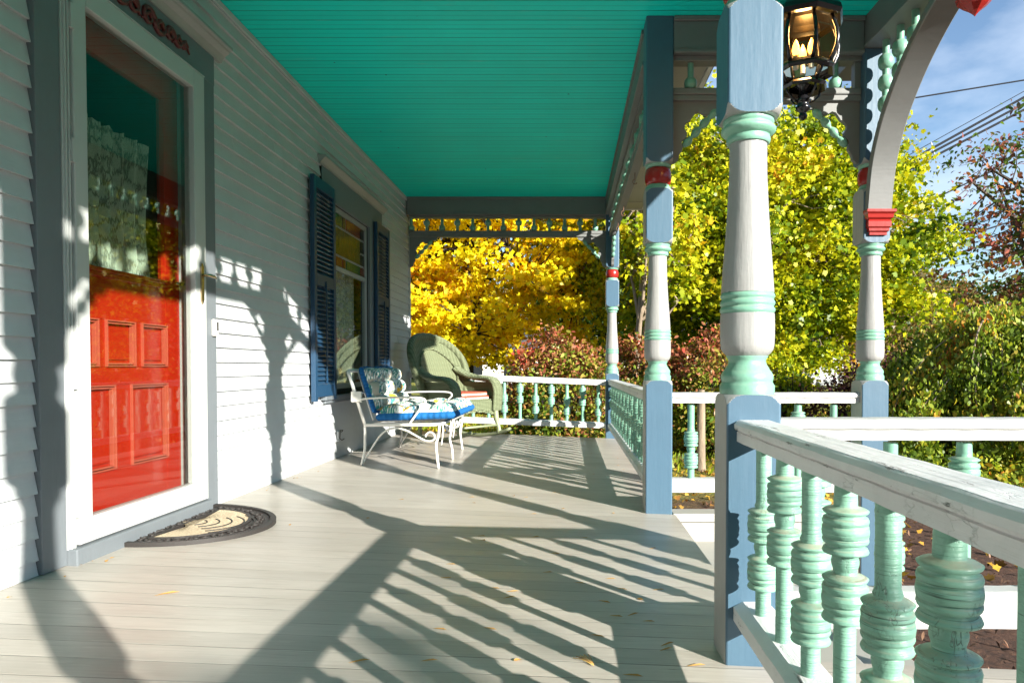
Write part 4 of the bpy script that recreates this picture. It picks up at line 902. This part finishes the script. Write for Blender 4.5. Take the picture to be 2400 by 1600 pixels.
rr_ = [Vector(p) + Vector((-.012, (.012 if p[1] > 0 else -.012), .006)) for p in rim]; rr_ = smooth_curve([tuple(p) for p in rr_], 3); b.tube(rr_, [.034 + .0035 * (k % 2) for k in range(len(rr_))], 12); wk(b, 'rolled_rim', bk)
b = MB(); b.tube([Vector(backp(math.cos(a) * .72, .42 + .40 * math.sin(a), .012)) for a in [math.pi * k / 20 for k in range(-2, 23)]], .008, 8); wk(b, 'braid', bk)
# seat and skirts
b = MB(); b.box(-.22, .235, -.235, .235, .325, .350, 0, .008); wk(b, 'seat')
def skirt(p0, p1, z0, z1, n=26, scal=.03):
    b = MB(); vs = []; fs = []
    p0, p1 = Vector(p0), Vector(p1)
    for i in range(n + 1):
        u = i / n; p = p0.lerp(p1, u); zb = z0 + scal * (math.sin(math.pi * u) ** .6) + .004 * math.sin(u * 40)
        for z in (zb, (zb + z1) / 2, z1): vs.append((p.x, p.y, z))
    for i in range(n):
        for k in range(2): a = i * 3 + k; fs.append((a, a + 3, a + 4, a + 1))
    d = (p1 - p0).normalized(); nn_ = Vector((d.y, -d.x, 0)) * .016; m_ = len(vs)
    vs2 = [tuple(Vector(v) - nn_) for v in vs]; b.add(vs, fs, 0, True); b.add(vs2, [f[::-1] for f in fs], 0, True)
    b.tube([(v[0], v[1], v[2]) for v in vs[::3]], .009, 8); return b
wk(skirt((.245, -.235), (.245, .235), .205, .335, scal=.045), 'front_skirt')
wk(skirt((-.20, -.240), (.245, -.240), .19, .50, scal=.05), 'side_panel'); wk(skirt((-.20, .240), (.245, .240), .19, .50, scal=.05), 'side_panel')
for s in (-1, 1):
    b = MB(); b.tube(smooth_curve([(-.235, s * .225, .62), (-.15, s * .245, .575), (-.04, s * .262, .540), (.08, s * .268, .528), (.17, s * .268, .520), (.232, s * .262, .485), (.262, s * .255, .42), (.262, s * .248, .33), (.255, s * .245, .25)], 8), [.029 + .003 * (k % 2) for k in range(65)], 12, flat=((0, 1, 0), 1.9, .85)); wk(b, 'arm')
    b = MB(); b.tube(smooth_curve([(.250, s * .235, .27), (.262, s * .236, .17), (.285, s * .240, .10), (.292, s * .240, .045)], 5), [.024] * 6 + [.018] * 6 + [.020] * 4, 10); wk(b, 'leg', m_='greenwood')
    b = MB(); b.tube([(-.20, s * .235, .30), (-.205, s * .238, .04)], .018, 10); wk(b, 'leg', m_='greenwood')
    b = MB(); pts = []
    for k in range(25):
        x = -.44 + .86 * k / 24; pts.append((x, s * .240, .016 + .42 * (x + .02) ** 2 * .95))
    b.tube(pts, .017, 8, flat=((0, 1, 0), 1.15, .95)); wk(b, 'runner', m_='greenwood')
b = MB(); b.tube([(.27, -.24, .12), (.27, .24, .12)], .010, 8); wk(b, 'stretcher', m_='greenwood')
for i, (z, lb) in enumerate(((.352, 'lower red and white striped seat cushion on the wicker rocker'), (.384, 'upper red and white striped seat cushion on the wicker rocker'))):
    t = thing('striped_cushion', lb, 'cushion', (-.985, 6.0, fz(-.985) + z), -math.atan2(.6, .8) + .05 * i, 'striped cushions on the rocker')
    for nm, z0, z1, mt_ in (('white_base', 0, .016, 'whitecloth'), ('red_top', .0162, .030, 'redcloth')):
        b = MB(); b.box(-.20, .215 - .02 * i, -.19, .19 + .0 * i, z0, z1, 0, .007); b.build(nm, mt_, t)
# ================================================================== fallen leaves on the floor
spots = []
def pleaf(kind):
    b = MB()
    if kind == 0: b.add([(-.024, 0, 0), (-.008, .0024, .002), (.012, .0028, .0035), (.026, 0, .001), (.012, -.0028, .002), (-.008, -.0024, .001)], [(0, 1, 4, 5), (1, 2, 3, 4)] and [(0, 5, 4, 3, 2, 1)])
    elif kind == 1: b.add([(-.014, 0, .001), (-.004, .007, .004), (.01, .005, .002), (.016, 0, .003), (.006, -.006, .005), (-.006, -.005, .001)], [(0, 5, 4, 3, 2, 1)])
    else:
        for k in range(5): a = -.35 + k * .17; b.tube([(0, 0, .002), (.03 * math.cos(a), .03 * math.sin(a), .005), (.055 * math.cos(a), .055 * math.sin(a), .002)], .0007, 4)
    o = b.build('fallen_leaf', 'dryleaf'); me = o.data; bpy.data.objects.remove(o); return me
LF = [pleaf(k) for k in range(3)]
px = [(1392, 1562, 2, 1.4), (1500, 1405, 1, 1.1), (1416, 1410, 0, 1.1), (1400, 1490, 0, 1), (1216, 1548, 1, 1), (1005, 1548, 0, 1), (1148, 1473, 0, 1), (1200, 1386, 0, 1), (1193, 1400, 0, 1), (1056, 1322, 0, .9), (1045, 1354, 0, 1), (1160, 1378, 0, .8), (1443, 1444, 0, 1), (1483, 1440, 0, 1), (1519, 1456, 0, .9), (1563, 1510, 0, 1.1), (1560, 1522, 0, 1), (1630, 1560, 0, 1.2), (1482, 1583, 0, 1.2), (1320, 1192, 1, .8), (1440, 1203, 1, .8), (1128, 1256, 0, .9), (1135, 1266, 1, .7), (1255, 1258, 0, .9), (1283, 1341, 0, .9), (1358, 1366, 0, .9), (1430, 1356, 0, .9), (1457, 1380, 0, .9), (1543, 1382, 0, 1), (1250, 1204, 0, .8), (1205, 1162, 1, .7), (1232, 1165, 0, .7), (1105, 1165, 0, .8), (1110, 1178, 0, .7), (865, 1215, 1, 1), (680, 1230, 1, .8), (390, 1392, 0, 1.6), (840, 1550, 0, 1.2), (1030, 1474, 0, 1), (1300, 1297, 0, 1), (1370, 1260, 0, .8), (1530, 1285, 0, .9), (1610, 1265, 1, .8), (250, 1315, 1, .9), (272, 1281, 1, 1), (180, 1322, 1, 1), (940, 1170, 0, .8)]
def fl_hit(u, v):
    PX, PY, F = 1331.6, 859.2 + 1600 * math.tan(R(1.2)), 1600.0
    a, q = (u - PX) / F, -(v - PY) / F; c, s = math.cos(R(1.2)), math.sin(R(1.2)); d = (a, c + q * s, -s + q * c)
    t = (.04 * .43 - .69) / (d[2] + .04 * d[0]); return d[0] * t, d[1] * t
rnd = random.Random(5)
for (u, v, k, s) in px: x, y = fl_hit(u, v); spots.append((x, y, k, s * (1.0 if y < 4 else .8)))
for i in range(55): spots.append((rnd.uniform(-.75, .42), rnd.uniform(3.6, 6.4), rnd.choice([0, 0, 1]), rnd.uniform(.35, .65)))
for i in range(14): spots.append((WX + .045 + rnd.random() * .05, rnd.uniform(1.6, 2.2) if i % 2 else rnd.uniform(3.05, 4.2), 1, rnd.uniform(.4, .8)))
for (x, y, k, s) in spots:
    if x > .47 or x < WX + .03: continue
    o = bpy.data.objects.new('fallen_leaf', LF[k]); COL.objects.link(o); o.location = (x, y, fz(x) + .001); o.scale = (s * .8, s * .8, s); o.rotation_euler = (0, 0, rnd.uniform(-.6, .6) if k == 0 else rnd.uniform(0, 6))
    tag(o, 'small dry leaf or needle lying on the grey porch floor boards', 'leaf', 'dry leaves scattered on the porch floor')
# ================================================================== foliage
LEAFSHAPES = {
 'maple': np.array([(0, -.5), (.22, -.28), (.5, -.12), (.30, .10), (.34, .38), (.08, .28), (0, .55), (-.10, .28), (-.34, .36), (-.28, .08), (-.5, -.14), (-.2, -.28)]),
 'oval': np.array([(0, -.5), (.24, -.15), (.22, .18), (0, .5), (-.22, .18), (-.24, -.15)]),
 'thin': np.array([(0, -.5), (.13, -.12), (.11, .2), (0, .5), (-.11, .2), (-.13, -.12)]),
}
def leaves(name, P, size, shape, mat, parent=None, droop=0.0, jitter=.55, up=.35):
    n = len(P); sh = LEAFSHAPES[shape]; k = len(sh)
    d = RNG.normal(size=(n, 3)); d[:, 2] -= droop; d /= np.linalg.norm(d, axis=1)[:, None]
    nrm = RNG.normal(size=(n, 3)); nrm[:, 2] += up * 3; nrm -= d * (nrm * d).sum(1)[:, None]; nrm /= np.linalg.norm(nrm, axis=1)[:, None]
    s = np.cross(d, nrm); sz = size * (1 + jitter * RNG.uniform(-1, 1, n))
    bend = (np.abs(sh[:, 0]) * .35 - sh[:, 1] ** 2 * .25)
    V = P[:, None, :] + sz[:, None, None] * (s[:, None, :] * sh[None, :, 0, None] + d[:, None, :] * sh[None, :, 1, None] + nrm[:, None, :] * bend[None, :, None])
    me = bpy.data.meshes.new(name); me.vertices.add(n * k); me.vertices.foreach_set('co', V.reshape(-1)); me.loops.add(n * k); me.loops.foreach_set('vertex_index', np.arange(n * k, dtype=np.int32))
    me.polygons.add(n); me.polygons.foreach_set('loop_start', np.arange(0, n * k, k, dtype=np.int32)); me.update(calc_edges=True); me.validate()
    me.materials.append(M[mat]); o = bpy.data.objects.new(name, me); COL.objects.link(o)
    if parent is not None: o.parent = parent
    return o
def clumps(center, radii, n_clump, per, csize, shell=.55, flat=.6, keep=None):
    c = np.array(center); r_ = np.array(radii); out = []; tips = []
    while len(tips) < n_clump:
        p = RNG.normal(size=3); p /= np.linalg.norm(p); p *= RNG.uniform(shell, 1) ** .6 if RNG.random() < .8 else RNG.uniform(.15, 1)
        q = c + p * r_ * RNG.uniform(.86, 1.08)
        if keep is not None and not keep(q): continue
        tips.append(q); m_ = int(per * RNG.uniform(.5, 1.5)); k = RNG.normal(size=(m_, 3)) * csize * RNG.uniform(.6, 1.25) * np.array([1, 1, flat]); out.append(q + k)
    return np.array(tips), np.concatenate(out)
def tree(label, base, center, radii, n_clump, per, csize, lsize, shape, lm, bm_='bark', trunk_r=.1, nlimb=9, name='tree', cat='tree', group=None, stems=1, keep=None, flat=.6, shell=.5, droop=0, extra=None, twigs=True):
    t = thing(name, label, cat, base, 0, group); B = Vector(base)
    tips, pts = clumps(center, radii, n_clump, per, csize, shell, flat, keep)
    b = MB(); C_ = Vector(center); limbs = []
    for s in range(stems):
        off = Vector((random.uniform(-.1, .1), random.uniform(-.1, .1), 0)) * (stems > 1)
        sp_ = Vector((random.uniform(-.3, .3) * radii[0], random.uniform(-.3, .3) * radii[1], 0)) * (1 if stems > 1 else .15)
        path = [B + off - Vector((0, 0, .1)), B.lerp(C_, .35) + off + sp_ * .4, B.lerp(C_, .75) + sp_ * .8, C_ + sp_, C_ + sp_ * 1.2 + Vector((0, 0, radii[2] * .7))]
        sm = smooth_curve([tuple(p - B) for p in path], 5); n_ = len(sm); b.tube(sm, [trunk_r * (1 - .85 * i / n_) + .01 for i in range(n_)], 7)
        limbs += [Vector(p) for p in sm[n_ // 4:]]
    nodes = list(limbs)
    for i in range(nlimb * stems):
        a = limbs[random.randrange(len(limbs))]; tp = Vector(tips[random.randrange(len(tips))]) - B
        mid = a.lerp(tp, .5) + Vector((random.uniform(-.1, .1), random.uniform(-.1, .1), .12)) * radii[0] * .5
        sm = smooth_curve([tuple(a), tuple(mid), tuple(tp)], 4); b.tube(sm, [trunk_r * .50 * (1 - .8 * k / len(sm)) + .005 for k in range(len(sm))], 5); nodes += [Vector(p) for p in sm[2:]]
    if twigs:
        NA = np.array([tuple(p) for p in nodes])
        for tp in tips:
            q = np.array(tp) - np.array(base); dd = ((NA - q) ** 2).sum(1) + np.maximum(0, NA[:, 2] - q[2]) * .3; a = NA[int(dd.argmin())]
            b.tube([tuple(a), tuple((a + q) / 2 + RNG.normal(size=3) * csize * .2), tuple(q)], [trunk_r * .09 + .004, trunk_r * .06 + .003, .002], 4, cap=False)
    b.build('trunk', bm_, t, fix=False)
    if extra is not None: pts = np.concatenate([pts, extra])
    leaves('crown', pts - np.array(base), lsize, shape, lm, t, droop)
    return t
# golden maple beyond the far end
tree('golden yellow maple filling the view beyond the far end of the porch', (-2.3, 15.5, GZ), (-1.9, 14.2, 2.8), (3.6, 2.6, 2.6), 520, 105, .23, .090, 'maple', 'lyellow', 'darkbark', .16, 22, flat=.36, droop=.2, shell=.35, keep=lambda q: q[2] > .75 + .25 * max(0, q[0] + .6) and q[0] < .25)
# big yellow-green tree behind the steps
tree('tall yellow-green multi-stemmed tree behind the nearest posts', (2.5, 11.8, GZ), (3.75, 11.8, 2.75), (2.75, 2.0, 2.45), 620, 130, .20, .074, 'maple', 'lgreenyel', 'palebark', .085, 16, stems=5, flat=.7, droop=.3, shell=.35, keep=lambda q: q[2] > .75)
tree('green tree seen between the corner post and the step post', (1.55, 12.8, GZ), (1.6, 13.2, 3.6), (1.9, 1.8, 2.9), 330, 110, .21, .076, 'maple', 'lgreenyel', 'palebark', .08, 9, stems=3, flat=.7, shell=.35, keep=lambda q: q[2] > .6)
tree('dark green tree behind the golden maple left of the corner post', (1.2, 20, GZ), (.9, 20, 4.2), (2.4, 2.0, 4.0), 190, 90, .35, .15, 'maple', 'ldark', 'darkbark', .2, 12, shell=.2)
tree('pale-barked small tree beside the far corner post', (1.05, 9.9, GZ), (1.25, 9.9, 2.5), (.75, .6, 1.1), 60, 55, .14, .075, 'maple', 'lgreenyel', 'palebark', .05, 14, stems=2, shell=.2)
# sparse plum tree on the right
tree('sparse plum and green leaved tree at the right edge below the wires', (9.0, 12.6, GZ), (8.9, 12.6, 2.85), (2.3, 1.8, 2.7), 190, 48, .24, .10, 'oval', 'lred', 'bark', .11, 16, flat=.45, shell=.15)
tree('russet brown leaved tree in the gap right of the far arch post', (9.6, 22, GZ), (9.6, 22, 3.0), (2.6, 2, 2.3), 150, 70, .34, .14, 'oval', 'lbrown', 'bark', .15, 12, flat=.6, shell=.2)
tree('low russet tree far behind the weeping shrub', (13.8, 26, GZ), (13.8, 26, 2.0), (3.4, 2, 2.1), 130, 70, .42, .17, 'oval', 'lbrown', 'bark', .15, 10, flat=.6, shell=.2)
# burning bushes
def bush(label, base, center, radii, n, per, cs, ls, lm, name='bush', cat='bush', group=None, bm_='darkbark', nst=12, shape='oval', shell=.55, lowmat=None):
    t = thing(name, label, cat, base, 0, group); tips, pts = clumps(center, radii, n, per, cs, shell, .8, lambda q: q[2] > GZ + .12)
    b = MB(); bb = np.array(base)
    for i in range(nst):
        tp = tips[random.randrange(len(tips))] - bb; a = random.uniform(0, 6.28); r_ = random.uniform(0, .14)
        sm = smooth_curve([(r_ * math.cos(a), r_ * math.sin(a), -.05), (tp[0] * .35, tp[1] * .35, tp[2] * .45), tuple(tp)], 4); b.tube(sm, [.014 * (1 - .7 * k / len(sm)) for k in range(len(sm))], 5)
    for tp in tips: q = tp - bb; b.tube([tuple(q * .55 + RNG.normal(size=3) * .03), tuple(q)], .003, 4, cap=False)
    b.build('stems', bm_, t, fix=False); leaves('foliage', pts - bb, ls, shape, lm, t); return t
bush('red and green burning bush beyond the far railing behind the rocker', (-.10, 8.35, GZ), (-.12, 8.35, .34), (.66, .60, .80), 330, 46, .085, .052, 'lburn', 'burning_bush', group='burning bushes beyond the railing', nst=40)
bush('burning bush behind the far corner post', (1.0, 8.9, GZ), (.98, 8.9, .36), (.62, .6, .74), 260, 46, .085, .052, 'lburn', 'burning_bush', group='burning bushes beyond the railing', nst=30)
bush('large pink and green burning bush between the step post and the nearest post', (1.75, 8.4, GZ), (1.75, 8.4, .36), (.62, .62, .78), 300, 46, .085, .052, 'lburn', 'burning_bush', group='burning bushes beyond the railing', nst=40)
bush('purple barberry shrub low behind the side railing', (3.1, 10.2, GZ), (3.1, 10.2, .05), (.75, .6, .62), 150, 45, .10, .055, 'lpurple', 'barberry', group='dark purple shrubs', nst=40)
bush('purple barberry shrub beside the far arch post', (4.2, 9.2, GZ), (4.2, 9.2, .18), (.7, .6, .70), 150, 45, .10, .055, 'lpurple', 'barberry', group='dark purple shrubs', nst=40)
bush('small yellow shrub above the side railing next to the nearest post', (2.95, 9.0, GZ), (2.75, 9.0, .45), (.42, .4, .36), 60, 40, .09, .06, 'lgreenyel', 'yellow_shrub', nst=14)
# weeping shrub
t = thing('weeping_cherry', 'weeping tree with arching pale branches right of the far arch post', 'weeping tree', (4.6, 7.0, GZ))
b = MB(); base = np.array((4.6, 7.0, GZ)); pts = []
b.tube([(0, 0, -.1), (.03, .02, .6), (0, 0, 1.25)], [.06, .05, .04], 8)
for i in range(150):
    a = random.uniform(0, 6.283); L = random.uniform(.45, 1.55); hp = random.uniform(.05, .30); L2 = L * random.uniform(.9, 1.1)
    P_ = [(0, 0, 1.2), (L * .45 * math.cos(a), L * .45 * math.sin(a), 1.32 + hp - .10 * L * L), (L * .85 * math.cos(a + .1), L * .85 * math.sin(a + .1), 1.20 + hp * .6 - .12 * L - .10 * L * L), (L2 * 1.02 * math.cos(a + .15), L2 * 1.02 * math.sin(a + .15), .72 - .12 * L), (L2 * 1.06 * math.cos(a + .2), L2 * 1.06 * math.sin(a + .2), random.uniform(.1, .5))]
    sm = smooth_curve(P_, 6); b.tube(sm, [(.016 if i < 14 else .007) * (1 - .8 * k / len(sm)) + .0015 for k in range(len(sm))], 5, cap=False)
    for k in range(4, len(sm)):
        q = np.array(sm[k]); pts.append(q + RNG.normal(size=(34, 3)) * np.array([.07, .07, .08]))
for i in range(9):
    a = random.uniform(3.4, 6.0); L = random.uniform(.5, 1.0); sm = smooth_curve([(0, 0, 1.15), (L * .3 * math.cos(a), L * .3 * math.sin(a), 1.50), (L * .75 * math.cos(a + .2), L * .75 * math.sin(a + .2), 1.62 - .1 * L), (L * 1.15 * math.cos(a + .3), L * 1.15 * math.sin(a + .3), 1.38), (L * 1.3 * math.cos(a + .3), L * 1.3 * math.sin(a + .3), 1.05)], 6); b.tube(sm, [.017 * (1 - .75 * k / len(sm)) for k in range(len(sm))], 6)
    for k in range(8, len(sm)): pts.append(np.array(sm[k]) + RNG.normal(size=(7, 3)) * np.array([.06, .06, .06]))
b.build('branches', 'palebark', t, fix=False); leaves('foliage', np.concatenate(pts), .046, 'oval', 'lweep', t, droop=2.4, up=.1)
# cut trunk / stakes
b = MB(); b.lathe([(GZ - .05, .055), (GZ + .1, .047), (.28, .042), (.45, .035)], 1.395, 7.15, 12); tag(b.build('bare_tree', 'palebark'), 'pale bare trunk standing in the mulch behind the side railing', 'tree')
b = MB(); b.box(2.795, 2.83, 9.2, 9.235, GZ - .1, .66, 0, .004); tag(b.build('wooden_stake', 'palebark'), 'thin tan garden stake seen just right of the nearest post', 'stake')
# sunward tree off frame that dapples the porch
spur = np.array([8.90, -8.10, 4.42]) + RNG.normal(size=(34, 3)) * np.array([.26, .26, .07])
tree('maple standing to the right behind the camera that dapples the porch floor', (6.9, -10.6, GZ), (7.3, -9.9, 4.3), (1.3, 1.3, 1.0), 60, 50, .22, .14, 'maple', 'lgreenyel', 'bark', .14, 12, shell=.1, extra=spur)
bush('low shrub beside the near platform outside the right edge', (2.6, -.4, GZ), (2.55, -.45, -.05), (.55, 1.2, .30), 160, 40, .10, .06, 'ldark', 'low_shrub', nst=14)
# litter
def litter(name, n, x0, x1, y0, y1, size, mat, z=.006, exclude=None):
    P = np.column_stack([RNG.uniform(x0, x1, n), RNG.uniform(y0, y1, n), np.zeros(n)])
    if exclude is not None: P = P[[not exclude(p) for p in P]]
    d = np.maximum(0, P[:, 1] - 4 - 8); P[:, 2] = GZ + .012 * np.minimum(d, 60) + .02 * np.sin((P[:, 0] - 1) * 1.3) * np.cos((P[:, 1] - 4) * 1.1) + z + RNG.uniform(0, .015, len(P))
    o = leaves(name, P, size, 'maple', mat, up=3); return tag(o, kind='stuff')
inporch = lambda p: p[0] < .52 and p[1] < 6.6 or (p[0] < 1.15 and p[1] < 3.25)
o = litter('leaf_litter', 22000, -4, 8, 3.2, 16, .042, 'litter', exclude=lambda p: inporch(p) or (p[0] > .5 and p[1] < 6.2 and random.random() < .5)); tag(o, 'fallen autumn leaves over the lawn', 'leaf litter')
def grassblades():
    n = 26000; P = np.column_stack([RNG.uniform(-5, 9, n), RNG.uniform(6.8, 17, n), np.zeros(n)]); P[:, 2] = GZ + .03
    return tag(leaves('grass', P, .08, 'thin', 'lburnlow', droop=-2.5, up=0), 'short grass between the fallen leaves', 'grass', kind='stuff')
grassblades()
P = np.column_stack([RNG.uniform(1.0, 5, 6000), RNG.uniform(1.6, 8, 6000), np.zeros(6000)]); P[:, 2] = GZ + .01 + .02 * np.sin((P[:, 0] - 1) * 1.3) * np.cos((P[:, 1] - 4) * 1.1) + RNG.uniform(0, .02, 6000)
M['chip'] = leafm('bark_chip', [(0, (.03, .015, .01, 1)), (.6, (.13, .06, .035, 1)), (1, (.32, .19, .12, 1))], 0)
tag(leaves('bark_mulch', P, .030, 'thin', 'chip', up=1.5), 'reddish bark mulch beside the steps', 'mulch', kind='stuff')
# low planting strip right of the steps
bush('low green groundcover plants at the edge of the mulch', (3.4, 5.9, GZ), (3.2, 5.9, GZ + .05), (.9, .5, .22), 90, 30, .08, .05, 'lweep', 'groundcover_plants', nst=10)
# ================================================================== far houses and tree line
def simple_house(label, x, y, w_, d_, h_, rh, z0, col, wins, roofm='roof'):
    t = thing('distant_house', label, 'house', (x, y, z0))
    b = MB(); b.box(-w_ / 2, w_ / 2, -d_ / 2, d_ / 2, 0, h_); b.build('wall', col, t)
    b = MB(); b.prism([(-d_ / 2 - .3, h_ - .02), (d_ / 2 + .3, h_ - .02), (0, h_ + rh)], -w_ / 2 - .3, w_ / 2 + .3, 'yz'); b.build('roof', roofm, t)
    for (a, c, z1, z2) in wins:
        b = MB(); b.box(a - .08, c + .08, -d_ / 2 - .05, -d_ / 2 - .002, z1 - .08, z2 + .08); f = b.build('window_frame', 'plastic', t)
        b = MB(); b.box(a, c, -d_ / 2 - .07, -d_ / 2 - .052, z1, z2); b.build('pane', 'sdark', f)
    return t
simple_house('small white house with dark windows glimpsed under the golden maple', -2.6, 34, 5.5, 4, 1.8, 1.4, -.35, 'plastic', [(1.35, 1.85, .75, 1.45), (-.4, .3, .6, 1.4), (-2, -1.4, .6, 1.4)])
simple_house('pale grey house far behind the side railing', 9.2, 34, 7, 5, 1.9, 1.6, -.3, 'siding', [(-1.2, -.5, .7, 1.5), (.8, 1.5, .7, 1.5)])
for i, (x, y, rx, rz, lm, lb) in enumerate([(-9, 40, 5, 5, 'ldark', 'dark green distant tree left of the maple'), (-2, 44, 5, 6, 'lbrown', 'russet distant tree behind the white house'), (5, 42, 5, 6, 'ldark', 'dark distant tree behind the yellow-green tree'), (14, 46, 7, 5.5, 'lbrown', 'wide russet distant tree behind the arch post'),
        (24, 44, 6, 5, 'ldark', 'dark distant tree behind the weeping tree'), (34, 46, 7, 6, 'lbrown', 'russet distant tree at the far right'), (20, 60, 9, 6, 'ldark', 'tall dark tree on the skyline'), (-16, 46, 7, 8, 'lbrown', 'russet distant tree at far left')]):
    tree(lb, (x, y, .1), (x, y, rz * .62), (rx, 2.5, rz * .6), 120, 60, .8, .36, 'oval', lm, 'darkbark', .25, 6, group='distant trees', flat=.7, shell=.2, twigs=False)
# ================================================================== power lines
def wire(p0, p1, sag, r_, label):
    p0, p1 = Vector(p0), Vector(p1); b = MB(); d = (p1 - p0); pts = [p0 + d * (k / 40) - Vector((0, 0, sag * 4 * (k / 40) * (1 - k / 40))) for k in range(41)]
    b.tube(pts, r_, 5); tag(b.build('power_line', 'wire'), label, 'power line', 'overhead wires')
def through(a, c, r_, label, ext=1.1, sag=.0):
    a, c = Vector(a), Vector(c); d = c - a; wire(a - d * ext, c + d * ext, sag, r_, label)
K = 1.6
def sc(p): return (p[0] * K, p[1] * K, .69 + (p[2] - .69) * K)
through(sc((10.12, 20, 8.499)), sc((13.236, 20, 9.0)), .036, 'uppermost single thin wire against the blue sky')
through(sc((9.626, 20, 6.682)), sc((13.24, 20, 8.68)), .018, 'thin faint wire just above the thick bundle')
through(sc((9.609, 20, 6.493)), sc((13.243, 20, 8.511)), .058, 'upper thick cable of the three clamped together')
through(sc((9.572, 20, 6.38)), sc((13.245, 20, 8.323)), .056, 'middle thick cable of the three clamped together')
through(sc((9.8, 20, 6.361)), sc((13.248, 20, 8.153)), .056, 'lowest thick cable of the three clamped together')
through(sc((10.572, 20, 5.534)), sc((12.456, 20, 6.435)), .036, 'single wire rising to the plum tree top', 1.6)
through(sc((10.669, 20, 4.20)), sc((12.519, 20, 4.795)), .038, 'dark wire crossing in front of the plum tree', 1.6)
through(sc((11.199, 20, 4.734)), sc((12.185, 20, 5.083)), .022, 'short looking wire between the two lower wires', 3.0)
through(sc((10.468, 20, 3.747)), sc((12.936, 20, 4.467)), .038, 'lowest dark wire low across the plum tree', 1.4)
b = MB(); s0 = Vector(sc((10.61, 20, 7.03)))
for a in range(4): an = a * math.pi / 2 + .4; b.tube([s0, s0 + Vector((.22 * math.cos(an), 0, .32 * math.sin(an)))], .03, 6)
b.lathe([(-.05, .03), (0, .09), (.05, .03)], 0, 0, 10) if False else None
tag(b.build('cable_spacer', 'plastic'), 'pale clamp spacing the three thick cables', 'cable spacer')
